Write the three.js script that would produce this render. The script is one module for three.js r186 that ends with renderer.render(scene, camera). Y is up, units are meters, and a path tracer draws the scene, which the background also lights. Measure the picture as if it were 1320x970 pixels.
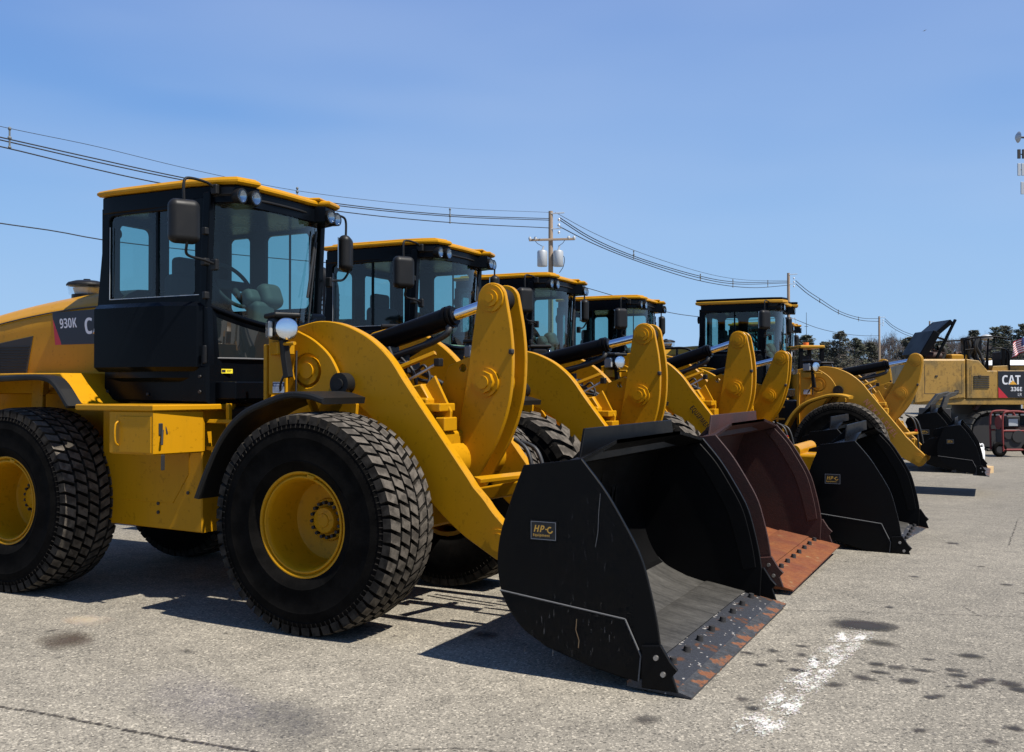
import * as THREE from 'three';
import { RoundedBoxGeometry } from 'three/addons/geometries/RoundedBoxGeometry.js';
import { mergeGeometries, toCreasedNormals } from 'three/addons/utils/BufferGeometryUtils.js';

// ---------------------------------------------------------------- camera, sky, sun, exposure
const scene = new THREE.Scene();
const TH = 27.01 * Math.PI / 180, PIT = 0.601 * Math.PI / 180, FPX = 1246.469;
const CAM = new THREE.Vector3(4.232, 1.684, 6.332);
const RIGHT = new THREE.Vector3(Math.cos(TH), 0, -Math.sin(TH));
const DEPTH = new THREE.Vector3(-Math.sin(TH), 0, -Math.cos(TH));
const FWD = DEPTH.clone().multiplyScalar(Math.cos(PIT)).add(new THREE.Vector3(0, Math.sin(PIT), 0));
const UP = new THREE.Vector3(0, Math.cos(PIT), 0).addScaledVector(DEPTH, -Math.sin(PIT));
const camera = new THREE.PerspectiveCamera(2 * Math.atan(485 / FPX) * 180 / Math.PI, 1320 / 970, 0.1, 3000);
camera.position.copy(CAM);
camera.lookAt(CAM.clone().add(FWD));
const SUN = new THREE.Vector3(0.645, 1, 0.06).normalize();
const sun = new THREE.DirectionalLight(new THREE.Color().setRGB(1, 0.945, 0.86), 5);
sun.position.copy(SUN).multiplyScalar(60);
sun.castShadow = true;
sun.shadow.mapSize.set(4096, 4096);
Object.assign(sun.shadow.camera, { left: -40, right: 40, top: 40, bottom: -40, near: 1, far: 140 });
scene.add(sun, sun.target);
const renderer = new THREE.WebGLRenderer({ antialias: true });
renderer.toneMapping = THREE.LinearToneMapping;
renderer.toneMappingExposure = 1.5;
renderer.shadowMap.enabled = true;

// seeded noise
function rng(seed) { let s = seed >>> 0; return () => { s = (s + 0x6D2B79F5) | 0; let t = Math.imul(s ^ (s >>> 15), 1 | s); t = (t + Math.imul(t ^ (t >>> 7), 61 | t)) ^ t; return ((t ^ (t >>> 14)) >>> 0) / 4294967296; }; }
const lerp = (a, b, t) => a + (b - a) * t, clamp = (v, a = 0, b = 1) => Math.min(b, Math.max(a, v));
const sstep = (a, b, v) => { const t = clamp((v - a) / (b - a)); return t * t * (3 - 2 * t); };
function tileNoise(seed, cells) {               // tileable value noise on [0,1)^2
  const r = rng(seed), g = new Float32Array(cells * cells).map(() => r());
  return (u, v) => {
    let x = u * cells, y = v * cells; const xi = Math.floor(x), yi = Math.floor(y); x -= xi; y -= yi;
    x = x * x * (3 - 2 * x); y = y * y * (3 - 2 * y);
    const X0 = ((xi % cells) + cells) % cells, X1 = (X0 + 1) % cells, Y0 = (((yi % cells) + cells) % cells) * cells, Y1 = ((Y0 / cells + 1) % cells) * cells;
    return lerp(lerp(g[Y0 + X0], g[Y0 + X1], x), lerp(g[Y1 + X0], g[Y1 + X1], x), y);
  };
}
function fbm(seed, cells, oct) {
  const ns = []; for (let i = 0; i < oct; i++) ns.push(tileNoise(seed + i * 17, cells << i));
  return (u, v) => { let s = 0, a = 0.5, t = 0; for (const n of ns) { s += a * n(u, v); t += a; a *= 0.55; } return s / t; };
}
// the sky: clear spring blue, paler towards the horizon, with faint cirrus veils
{
  const W = 1024, H = 512, d = new Float32Array(W * H * 4), n1 = fbm(5, 6, 5), n2 = fbm(9, 14, 4);
  const stops = [[-90, .30, .44, .62], [0, .40, .60, .87], [4, .36, .575, .865], [9, .29, .505, .84], [15, .19, .385, .765], [22, .128, .285, .675], [35, .085, .205, .545], [60, .06, .15, .42], [90, .05, .13, .37]];
  for (let j = 0; j < H; j++) {
    const el = ((j + .5) / H - .5) * 180; let k = 0; while (k < stops.length - 2 && el > stops[k + 1][0]) k++;
    const t = clamp((el - stops[k][0]) / (stops[k + 1][0] - stops[k][0]));
    for (let i = 0; i < W; i++) {
      const u = i / W, v = j / H, q = (j * W + i) * 4;
      const w = sstep(.40, .74, n1(u * 1 + v * .5, v * 3)) * (.3 + .7 * n2(u, v * 2)) * sstep(2, 12, el) * .45;
      for (let c = 0; c < 3; c++) d[q + c] = lerp(lerp(stops[k][c + 1], stops[k + 1][c + 1], t), [.5, .62, .85][c], w) / 1.5;
      d[q + 3] = 1;
    }
  }
  const t = new THREE.DataTexture(d, W, H, THREE.RGBAFormat, THREE.FloatType);
  t.mapping = THREE.EquirectangularReflectionMapping; t.magFilter = t.minFilter = THREE.LinearFilter; t.needsUpdate = true;
  scene.background = t; scene.environment = t;
}

// ---------------------------------------------------------------- helpers
const V = (x, y, z) => new THREE.Vector3(x, y, z);
const ground = z => z > 0 ? 0 : z > -15 ? .02 * z : -.3;
const pxRay = (u, v) => FWD.clone().addScaledVector(RIGHT, (u - 660) / FPX).addScaledVector(UP, -(v - 485) / FPX);
const atDepth = (u, v, d) => CAM.clone().addScaledVector(pxRay(u, v), d);
function onUpright(u, v, A, B) {                 // where the sight line meets the upright plane through A and B
  const n = V(B.z - A.z, 0, A.x - B.x), r = pxRay(u, v);
  return CAM.clone().addScaledVector(r, n.dot(A.clone().sub(CAM)) / n.dot(r));
}
const taken = {};
const numbered = n => { const k = taken[n] = (taken[n] ?? -1) + 1; return k ? `${n}_${String(k).padStart(3, '0')}` : n; };
function thing(name, label, category, group) {
  const o = new THREE.Group(); o.name = numbered(name); o.userData = { label, category }; if (group) o.userData.group = group; scene.add(o); return o;
}
function part(name, parent) { const o = new THREE.Group(); o.name = name; parent.add(o); return o; }
function boxUV(g) {
  if (g.userData.keepUV) return g;
  if (g.index) { const k = g.userData; g = g.toNonIndexed(); g.userData = k; }
  const p = g.attributes.position, uv = new Float32Array(p.count * 2), a = V(), b = V(), c = V();
  for (let i = 0; i < p.count; i += 3) {
    a.fromBufferAttribute(p, i); b.fromBufferAttribute(p, i + 1).sub(a); c.fromBufferAttribute(p, i + 2).sub(a); b.cross(c);
    const x = Math.abs(b.x), y = Math.abs(b.y), z = Math.abs(b.z), m = x > y && x > z ? 0 : y > z ? 1 : 2;
    for (let k = 0; k < 3; k++) { const X = p.getX(i + k), Y = p.getY(i + k), Z = p.getZ(i + k); uv[2 * (i + k)] = m === 0 ? Z : X; uv[2 * (i + k) + 1] = m === 1 ? Z : Y; }
  }
  g.setAttribute('uv', new THREE.BufferAttribute(uv, 2)); return g;
}
function mesh(name, geo, mat, parent) {
  if (Array.isArray(geo)) geo = geo.length === 1 ? geo[0] : join(geo);
  const m = new THREE.Mesh(boxUV(geo), mat); m.name = name; m.castShadow = m.receiveShadow = true; (parent || scene).add(m); return m;
}
function join(gs) {
  return mergeGeometries(gs.map(g => { g = boxUV(g); const o = g.index ? g.toNonIndexed() : g; for (const k of Object.keys(o.attributes)) if (!['position', 'normal', 'uv'].includes(k)) o.deleteAttribute(k); return o; }));
}
function tagged(m, label, category, group, kind) { m.name = numbered(m.name); m.userData = { ...m.userData, label, category }; if (group) m.userData.group = group; if (kind) m.userData.kind = kind; return m; }
function setting(m) { m.userData.kind = 'structure'; return m; }
const box = (x0, x1, y0, y1, z0, z1, r = .012) => { const w = x1 - x0, h = y1 - y0, d = z1 - z0; const g = new RoundedBoxGeometry(w, h, d, 2, Math.min(r, w * .45, h * .45, d * .45)); g.translate((x0 + x1) / 2, (y0 + y1) / 2, (z0 + z1) / 2); return g; };
function sp(pts, n = 8, closed = false) { return new THREE.CatmullRomCurve3(pts.map(p => V(p[0], p[1], 0)), closed, 'centripetal').getPoints(n * pts.length).map(p => [p.x, p.y]); }
const circ = (x, y, r, n = 24, a0 = 0, a1 = Math.PI * 2) => Array.from({ length: n + 1 }, (_, i) => { const a = lerp(a0, a1, i / n); return [x + r * Math.cos(a), y + r * Math.sin(a)]; });
function prism(pts, z0, z1, bevel = .004, holes = []) {
  const s = new THREE.Shape(pts.map(p => new THREE.Vector2(p[0], p[1])));
  for (const h of holes) s.holes.push(new THREE.Path(h.map(p => new THREE.Vector2(p[0], p[1]))));
  const g = new THREE.ExtrudeGeometry(s, { depth: Math.max(.0005, z1 - z0 - 2 * bevel), bevelEnabled: bevel > 0, bevelThickness: bevel, bevelSize: bevel, bevelOffset: -bevel, bevelSegments: 1, curveSegments: 8 });
  g.translate(0, 0, z0 + bevel); return toCreasedNormals(g, .6);
}
const rrect = (x0, x1, y0, y1, r) => [...circ(x1 - r, y1 - r, r, 5, 0, Math.PI / 2), ...circ(x0 + r, y1 - r, r, 5, Math.PI / 2, Math.PI), ...circ(x0 + r, y0 + r, r, 5, Math.PI, Math.PI * 1.5), ...circ(x1 - r, y0 + r, r, 5, Math.PI * 1.5, Math.PI * 2)];
const plan = (pts, y0, y1, bevel = .006) => prism(pts.map(([x, z]) => [x, -z]), y0, y1, bevel).rotateX(-Math.PI / 2);   // outline in x,z pulled up in y
const across = (pts, x0, x1, bevel, holes) => prism(pts.map(([z, y]) => [-z, y]), x0, x1, bevel, (holes || []).map(h => h.map(([z, y]) => [-z, y]))).rotateY(Math.PI / 2).translate(0, 0, 0);   // outline in z,y pulled along x
function cyl(a, b, r0, r1 = r0, n = 20, cap = true) {
  const d = b.clone().sub(a), g = new THREE.CylinderGeometry(r1, r0, d.length(), n, 1, !cap);
  g.applyQuaternion(new THREE.Quaternion().setFromUnitVectors(V(0, 1, 0), d.clone().normalize())); g.translate((a.x + b.x) / 2, (a.y + b.y) / 2, (a.z + b.z) / 2); return g;
}
const tube = (pts, r, n = 8, seg = 0) => new THREE.TubeGeometry(new THREE.CatmullRomCurve3(pts.map(p => p.isVector3 ? p : V(...p)), false, 'centripetal'), seg || pts.length * 6, r, n, false);
function bar(a, b, w, t) {                      // a square bar from a to b, w along z-ish, t across
  const d = b.clone().sub(a), g = new RoundedBoxGeometry(t, d.length(), w, 1, Math.min(w, t) * .15);
  g.applyQuaternion(new THREE.Quaternion().setFromUnitVectors(V(0, 1, 0), d.clone().normalize())); g.translate((a.x + b.x) / 2, (a.y + b.y) / 2, (a.z + b.z) / 2); return g;
}
function turned(profile, n = 48) {              // [[r, z] ...] turned about the z axis
  const g = new THREE.LatheGeometry(profile.map(([r, z]) => new THREE.Vector2(r, z)), n); g.rotateX(Math.PI / 2); return toCreasedNormals(g, .7);
}
function sheet(f, nu, nv) {                     // f(u, v) -> [x, y, z]
  const pos = [], uv = [], idx = [];
  for (let j = 0; j <= nv; j++) for (let i = 0; i <= nu; i++) { pos.push(...f(i / nu, j / nv)); uv.push(i / nu, j / nv); }
  for (let j = 0; j < nv; j++) for (let i = 0; i < nu; i++) { const a = j * (nu + 1) + i, b = a + 1, c = a + nu + 1, d = c + 1; idx.push(a, b, c, b, d, c); }
  const g = new THREE.BufferGeometry(); g.setAttribute('position', new THREE.Float32BufferAttribute(pos, 3)); g.setAttribute('uv', new THREE.Float32BufferAttribute(uv, 2)); g.setIndex(idx); g.computeVertexNormals(); return g;
}
function hexa(c, out, sides = out) {                         // eight corners: bottom 0-3 (ring), top 4-7
  for (const [a, b, d, e] of [[4, 5, 6, 7], [0, 1, 5, 4], [1, 2, 6, 5], [2, 3, 7, 6], [3, 0, 4, 7]]) (a === 4 ? out : sides).push(c[a], c[b], c[d], c[a], c[d], c[e]);
}
function fromTris(tris) { const g = new THREE.BufferGeometry(), p = new Float32Array(tris.length * 3); tris.forEach((v, i) => { p[3 * i] = v[0]; p[3 * i + 1] = v[1]; p[3 * i + 2] = v[2]; }); g.setAttribute('position', new THREE.BufferAttribute(p, 3)); g.computeVertexNormals(); return g; }

// ---------------------------------------------------------------- textures and materials
function dataTex(n, f, srgb = true) {
  const d = new Uint8Array(n * n * 4); for (let j = 0; j < n; j++) for (let i = 0; i < n; i++) { const c = f(i / n, j / n, i, j), q = (j * n + i) * 4; d[q] = clamp(c[0]) * 255; d[q + 1] = clamp(c[1]) * 255; d[q + 2] = clamp(c[2]) * 255; d[q + 3] = 255; }
  const t = new THREE.DataTexture(d, n, n); t.wrapS = t.wrapT = THREE.RepeatWrapping; t.magFilter = THREE.LinearFilter; t.minFilter = THREE.LinearMipmapLinearFilter; t.generateMipmaps = true; if (srgb) t.colorSpace = THREE.SRGBColorSpace; t.needsUpdate = true; return t;
}
const rep = (t, m) => { const c = t.clone(); c.repeat.set(1 / m, 1 / m); c.needsUpdate = true; return c; };
const R0 = rng(77);
const fA = fbm(21, 4, 6), fB = fbm(33, 8, 6), fC = fbm(45, 24, 4), fS = fbm(61, 64, 3);
// dusty paint: a little dust film in blotches and specks
const dustTex = dataTex(512, (u, v) => { const d = sstep(.5, .8, fA(u, v)) * .10 + sstep(.62, .8, fC(u, v)) * .06, s = sstep(.74, .82, fS(u, v)) * .12; const k = 1 - d - s; return [k + d * .85 + s * .7, k + d * .85 + s * .7, k + d * .95 + s * .8]; });
const paintTex = dataTex(1024, (u, v) => { const st = sstep(.5, .75, fC(u * 3 % 1, v * .25)), d = sstep(.45, .75, fA(u, v)) * .15 + st * .08, s = sstep(.70, .79, fS(u, v)) * .09, k = 1 - d - s; return [k + d * .80, k + d * .82, k + d * 1.2]; });
const grimeShadeTex = dataTex(512, (u, v) => { const a = sstep(.46, .70, fA(u, v)), b = sstep(.55, .75, fC(u, v * .4 % 1)), s = sstep(.68, .78, fS(u, v)), k = 1 - .22 * a - .14 * b - .2 * s; return [k, k * (1 + .05 * a), k * (1 + .25 * a)]; });  // dirt and scuffs, with shadow shapes painted in as darker blotches
const roughTex = dataTex(512, (u, v) => { const k = .75 + .25 * sstep(.35, .75, fA(u + .3, v)) + .12 * (fC(u, v) - .5); return [k, k, k]; }, false);
const rubberTex = dataTex(512, (u, v) => { const k = .66 + .28 * sstep(.35, .7, fB(u, v)) + .12 * (fS(u, v) - .5); return [k, k * .97, k * .93]; });
const wornTex = dataTex(1024, (u, v) => { const l = fbmStreak(u, v), k = .48 + .34 * (l - .5) + .2 * (fB(u, v) - .5) + .1 * (fS(u, v) - .5); return [k, k * .985, k * .95]; });
function fbmStreak(u, v) { return .5 * fC(u * .12, v) + .5 * fB(u, v * 6 % 1); }
const edgeTex = dataTex(512, (u, v) => { const r = sstep(.62, .74, fB(u, v)), w = sstep(.71, .76, fC(u + .4, v)), k = .24 + .08 * (fS(u, v) - .5); let c = [k, k * 1.03, k * 1.12]; c = c.map((x, i) => lerp(x, [.50, .29, .15][i], r * .75)); return c.map((x, i) => lerp(x, [.75, .73, .7][i], w)); });
const tipTex = dataTex(512, (u, v) => { const r = sstep(.54, .64, fB(u + .1, v)) , k = .22 + .12 * (fS(u, v) - .5) + .1 * (fC(u, v) - .5); return [k, k * 1.02, k * 1.06].map((x, i) => lerp(x, [.50, .30, .17][i] + .12 * (fS(u, v) - .5), r * .85)); });
const rustTex = dataTex(1024, (u, v) => { const a = fA(u, v), b = fC(u, v), s = fS(u, v), w = sstep(.70, .76, fB(u + .2, v + .6)); let c = [.60 + .25 * (a - .5), .345 + .24 * (a - .5) + .08 * (b - .5), .19 + .12 * (b - .5)]; c = c.map(x => x + .12 * (s - .5)); return c.map((x, i) => lerp(x, [.72, .64, .56][i], w * .7)); });
const rustDarkTex = dataTex(512, (u, v) => { const a = fA(u, v), b = fC(u, v), s = fS(u, v); const k = .8 + .5 * (a - .5) + .25 * (s - .5); return [.30 * k, .165 * k + .02 * b, .14 * k]; });
const asphaltTex = (() => {
  const n = 2048, g = new Float32Array(n * n), r = rng(5);
  for (let i = 0; i < n * n; i++) g[i] = 0;
  for (let k = 0; k < 190000; k++) {            // stones of the aggregate
    const x = r() * n | 0, y = r() * n | 0, s = 1 + (r() * r() * 4.2), t = (r() - .47) * .44; const R = Math.ceil(s);
    for (let j = -R; j <= R; j++) for (let i = -R; i <= R; i++) if (i * i + j * j <= s * s) g[((y + j + n) % n) * n + (x + i + n) % n] = t;
  }
  return dataTex(n, (u, v, i, j) => { const k = .585 + g[j * n + i] + .07 * (fA(u, v) - .5) + .13 * (fC(u, v) - .5) + .06 * (r() - .5); return [k, k * .972, k * .925]; });
})();
const grainTex = dataTex(512, (u, v) => { const k = fS(u, v) * .6 + fC(u, v) * .4; return [k, k, k]; }, false);

const std = o => new THREE.MeshStandardMaterial(o), phys = o => new THREE.MeshPhysicalMaterial(o);
const lin = (r, g, b) => new THREE.Color().setRGB(r, g, b);
const dust = rep(dustTex, 1.7), rgh = rep(roughTex, 1.3);
const M = {
  yellow: phys({ color: lin(.445, .210, .0045), map: rep(paintTex, 1.9), roughness: .40, roughnessMap: rgh, specularIntensity: .28 }),
  yellowOld: phys({ color: lin(.42, .215, .018), map: dust, roughness: .6, roughnessMap: rgh, specularIntensity: .4 }),
  yellowFaded: std({ color: lin(.35, .20, .038), map: rep(grimeShadeTex, 2.3), roughness: .6, roughnessMap: rgh }),
  black: phys({ color: lin(.004, .004, .0045), map: dust, roughness: .42, roughnessMap: rgh, specularIntensity: .14 }),
  bucketBlack: phys({ color: lin(.0035, .0035, .0036), map: dust, roughness: .5, roughnessMap: rgh, specularIntensity: .22 }),
  plastic: phys({ color: lin(.009, .009, .009), map: dust, roughness: .6, roughnessMap: rgh, specularIntensity: .5 }),
  cab: phys({ color: lin(.0022, .003, .0045), map: dust, roughness: .3, roughnessMap: rgh, specularIntensity: .18 }),
  rubber: phys({ color: lin(.006, .0058, .0056), map: rep(rubberTex, .9), roughness: .85, specularIntensity: .12, bumpMap: rep(grainTex, .5), bumpScale: .001 }),
  tread: phys({ specularIntensity: .3, color: lin(.135, .126, .114), map: rep(rubberTex, .45), roughness: .92, bumpMap: rep(grainTex, .25), bumpScale: .002 }),
  hose: std({ color: lin(.018, .018, .018), roughness: .55 }),
  chrome: std({ color: lin(.75, .75, .77), metalness: 1, roughness: .14 }),
  steel: std({ color: lin(.35, .34, .33), metalness: .9, roughness: .4 }),
  darkSteel: std({ color: lin(.03, .028, .027), metalness: .3, roughness: .65, map: dust }),
  worn: std({ color: lin(.30, .295, .285), map: rep(wornTex, 1.4), roughness: .55, metalness: .25, bumpMap: rep(grainTex, .6), bumpScale: .0015 }),
  edge: std({ color: lin(.6, .6, .6), map: rep(edgeTex, .8), roughness: .6, metalness: .2, bumpMap: rep(grainTex, .3), bumpScale: .002 }),
  rust: std({ color: lin(.47, .42, .27), map: rep(rustTex, 1.3), roughness: .85, bumpMap: rep(grainTex, .4), bumpScale: .002 }),
  rustDark: std({ color: lin(.55, .28, .21), map: rep(rustDarkTex, 1.1), roughness: .7, bumpMap: rep(grainTex, .4), bumpScale: .0015 }),
  glass: phys({ color: lin(.49, .70, .69), transmission: 1, thickness: 0, roughness: .03, ior: 1.5 }),
  clear: phys({ color: lin(.9, .93, .95), transmission: 1, thickness: 0, roughness: .02, ior: 1.45 }),
  darkGlass: phys({ color: lin(.012, .016, .018), roughness: .06, clearcoat: 1, clearcoatRoughness: .03 }),
  mirror: std({ color: lin(.7, .72, .74), metalness: 1, roughness: .05 }),
  reflector: std({ color: lin(.5, .5, .5), metalness: 1, roughness: .12 }),
  red: phys({ color: lin(.45, .015, .012), roughness: .4, clearcoat: .4 }),
  orange: std({ color: lin(.7, .16, .02), roughness: .4 }),
  seat: std({ color: lin(.022, .023, .026), roughness: .9 }),
  tray: std({ color: lin(.42, .40, .30), roughness: .8 }),
  dash: std({ color: lin(.055, .06, .06), roughness: .7 }),
  white: std({ color: lin(.75, .75, .73), roughness: .6, map: dust }),
  galvanised: std({ color: lin(.42, .44, .45), metalness: .3, roughness: .5 }),
  wood: std({ color: lin(.30, .22, .15), roughness: .9 }),
  lumber: std({ color: lin(.55, .38, .2), roughness: .85, map: dust }),
  wire: std({ color: lin(.012, .012, .014), roughness: .7 }),
  lampGrey: phys({ color: lin(.30, .30, .285), roughness: .15, clearcoat: .6, clearcoatRoughness: .05 }),
  edgeGrey: std({ color: lin(.09, .09, .09), roughness: .6 }),
  edgeTip: std({ map: rep(tipTex, .9), roughness: .7, metalness: .2, bumpMap: rep(grainTex, .3), bumpScale: .002 }),
  spacer: std({ color: lin(.12, .13, .13), roughness: .6 }),
  redOld: std({ color: lin(.17, .02, .018), roughness: .7, map: dust }),
  headlamp: std({ color: lin(.92, .92, .92), metalness: 1, roughness: .18 }),
  treadSide: phys({ specularIntensity: .2, color: lin(.038, .036, .033), map: rep(rubberTex, .45), roughness: .92 }),
  worn2: std({ color: lin(.30, .29, .27), map: rep(wornTex, 1.1), roughness: .7, metalness: .2 }),
  porcelain: std({ color: lin(.45, .47, .48), roughness: .3 }),
};
const hoseYellow = M.yellow;
function canvasTex(w, h, draw) {
  const c = document.createElement('canvas'); c.width = w; c.height = h; const x = c.getContext('2d'); draw(x, w, h);
  const t = new THREE.CanvasTexture(c); t.colorSpace = THREE.SRGBColorSpace; t.magFilter = THREE.LinearFilter; return t;
}
// a flat print: a quad with corners bottom-left, bottom-right, top-right, top-left
function quad(bl, br, tr, tl) {
  const g = new THREE.BufferGeometry(); g.setAttribute('position', new THREE.Float32BufferAttribute([...bl, ...br, ...tr, ...bl, ...tr, ...tl], 3)); g.setAttribute('uv', new THREE.Float32BufferAttribute([0, 0, 1, 0, 1, 1, 0, 0, 1, 1, 0, 1], 2)); g.computeVertexNormals(); g.userData.keepUV = true; return g;
}
const print = (tex, o = {}) => std({ map: tex, roughness: .5, transparent: !!o.cut, ...(o.cut ? { alphaTest: o.soft ? 0 : .5 } : {}) });
const hoodDecal = print(canvasTex(768, 288, (x, w, h) => {
  x.fillStyle = '#141a28'; x.fillRect(0, 0, w, h); x.fillStyle = '#b51f35'; x.beginPath(); x.moveTo(0, 60); x.lineTo(55, h); x.lineTo(0, h); x.fill(); x.beginPath(); x.moveTo(0, h * .2); x.lineTo(0, h); x.lineTo(70, h); x.fill();
  x.fillStyle = '#dcdee2'; x.font = 'bold 118px sans-serif'; x.save(); x.scale(.68, 1); x.fillText('930K', 100, 145); x.restore();
  x.font = 'bold 190px sans-serif'; x.save(); x.scale(.8, 1); x.fillText('CAT', 405, 205); x.restore(); x.fillStyle = '#d99a2b'; x.beginPath(); x.moveTo(415, 206); x.lineTo(475, 150); x.lineTo(535, 206); x.fill();
}));
const rearDecal = print(canvasTex(512, 400, (x, w, h) => {
  x.fillStyle = '#10141d'; x.fillRect(0, 0, w, h); x.fillStyle = '#b51f2c'; x.beginPath(); x.moveTo(0, h * .6); x.lineTo(0, h); x.lineTo(150, h); x.fill();
  x.fillStyle = '#d9dadb'; x.font = 'bold 190px sans-serif'; x.save(); x.scale(.86, 1); x.fillText('CAT', 60, 200); x.restore(); x.fillStyle = '#d9a032'; x.beginPath(); x.moveTo(165, 202); x.lineTo(228, 140); x.lineTo(292, 202); x.fill();
  x.fillStyle = '#d9dadb'; x.font = 'bold 84px sans-serif'; x.fillText('336E', 190, 300); x.font = '60px sans-serif'; x.fillText('LR', 300, 372);
}));
const makerPlate = print(canvasTex(256, 160, (x, w, h) => {
  x.fillStyle = '#0b0b0c'; x.fillRect(0, 0, w, h); x.strokeStyle = '#77797c'; x.lineWidth = 6; x.strokeRect(3, 3, w - 6, h - 6);
  x.fillStyle = '#c99a3a'; x.font = 'italic bold 84px sans-serif'; x.fillText('HP', 22, 94); x.font = 'bold 33px sans-serif'; x.fillText('Equipment', 20, 132);
  x.strokeStyle = '#c99a3a'; x.lineWidth = 12; x.beginPath(); x.arc(196, 72, 24, .2, 5.2); x.stroke(); x.fillRect(148, 62, 26, 10);
}));
const warnLabel = print(canvasTex(128, 80, (x, w, h) => { x.fillStyle = '#c9ccd2'; x.fillRect(0, 0, w, h); x.fillStyle = '#1b2b52'; x.fillRect(0, 4, w, 30); x.fillStyle = '#e6e8ec'; x.font = 'bold 22px sans-serif'; x.fillText('WARNING', 8, 28); x.fillStyle = '#5b6270'; for (let i = 0; i < 4; i++) x.fillRect(8, 42 + i * 9, 108 - i * 9, 4); }));
const yellowLabel = print(canvasTex(64, 32, (x, w, h) => { x.fillStyle = '#e8d32c'; x.fillRect(0, 0, w, h); x.fillStyle = '#222'; x.fillRect(6, 6, 20, 20); x.fillRect(32, 8, 26, 4); x.fillRect(32, 18, 22, 4); }));
const words = (txt, color, font = 'bold 90px sans-serif', w = 1024, h = 128, wear = 0, track = 1) => print(canvasTex(w, h, (x) => {
  x.clearRect(0, 0, w, h); x.fillStyle = color; x.font = font; x.textBaseline = 'middle'; let p = 10; for (const ch of txt) { x.fillText(ch, p, h / 2 + 4); p += x.measureText(ch).width * track; }
  if (wear) { const r = rng(3); x.globalCompositeOperation = 'destination-out'; for (let i = 0; i < wear; i++) { x.beginPath(); x.arc(r() * w, r() * h, 1 + r() * 3.5, 0, 7); x.fill(); } }
}), { cut: true });
const scratchPrint = print(canvasTex(800, 1030, (x, w, h) => {
  const r = rng(41); x.clearRect(0, 0, w, h); x.lineCap = 'round'; const P = (X, Y) => [(X - 1.6) * 1000, (1.15 - Y) * 1000];
  const line = (pts, c, lw) => { x.strokeStyle = c; x.lineWidth = lw; x.beginPath(); pts.forEach((p, i) => { const [a, b] = P(...p); i ? x.lineTo(a, b) : x.moveTo(a, b); }); x.stroke(); };
  line([[2.205, 1.08], [2.195, .97], [2.19, .86], [2.175, .78]], 'rgba(120,120,118,.8)', 3); line([[2.06, .36], [2.055, .30], [2.075, .24], [2.07, .2]], 'rgba(165,135,95,.8)', 4);
  for (let i = 0; i < 46; i++) { const X = 1.72 + r() * .6, Y = .16 + r() * .34, l = .008 + r() * .03; line([[X, Y], [X + (r() - .5) * .006, Y - l]], `rgba(110,108,104,${.2 + .5 * r()})`, 1 + r() * 3); }
  for (let i = 0; i < 30; i++) { const X = 1.75 + r() * .55, Y = .5 + r() * .55, l = .01 + r() * .05; line([[X, Y], [X + (r() - .5) * .02, Y - l]], `rgba(90,90,90,${.1 + .25 * r()})`, 1 + r() * 2); }
}), { cut: true, soft: true });
const boomPrint = words('EQUIPMENT   HP EQUIPMENT', '#15120d', 'bold 84px sans-serif', 1400, 110);
const nextPrint = words('NEXT LEVEL', '#c47c66', 'bold 100px sans-serif', 860, 128, 900, 1.12);

const trackPad = new RoundedBoxGeometry(.175, .05, .62, 1, .012);
// ---------------------------------------------------------------- the yard
{
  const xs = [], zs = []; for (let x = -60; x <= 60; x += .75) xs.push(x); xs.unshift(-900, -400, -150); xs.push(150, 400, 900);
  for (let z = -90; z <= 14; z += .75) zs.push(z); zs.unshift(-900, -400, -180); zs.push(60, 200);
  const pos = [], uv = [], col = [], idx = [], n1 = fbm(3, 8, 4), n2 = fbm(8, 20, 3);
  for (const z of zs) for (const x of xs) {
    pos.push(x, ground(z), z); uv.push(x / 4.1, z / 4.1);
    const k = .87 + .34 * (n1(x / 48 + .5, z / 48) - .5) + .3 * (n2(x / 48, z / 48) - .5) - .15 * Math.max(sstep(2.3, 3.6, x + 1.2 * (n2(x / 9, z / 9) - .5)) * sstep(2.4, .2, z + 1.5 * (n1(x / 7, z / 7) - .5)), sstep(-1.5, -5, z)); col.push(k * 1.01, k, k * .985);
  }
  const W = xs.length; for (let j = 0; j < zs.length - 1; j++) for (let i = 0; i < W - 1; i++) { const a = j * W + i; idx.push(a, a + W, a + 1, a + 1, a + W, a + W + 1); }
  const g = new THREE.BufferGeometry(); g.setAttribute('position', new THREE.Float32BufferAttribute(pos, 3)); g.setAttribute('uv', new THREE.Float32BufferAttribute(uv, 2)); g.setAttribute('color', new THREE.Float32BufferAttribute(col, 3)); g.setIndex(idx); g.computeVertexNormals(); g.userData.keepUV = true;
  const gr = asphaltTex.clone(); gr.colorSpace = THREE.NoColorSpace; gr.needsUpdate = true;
  setting(mesh('asphalt_yard', g, std({ color: lin(.725, .70, .625), map: asphaltTex, vertexColors: true, roughness: .93, bumpMap: gr, bumpScale: .006 }), scene)).castShadow = false;
}
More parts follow.
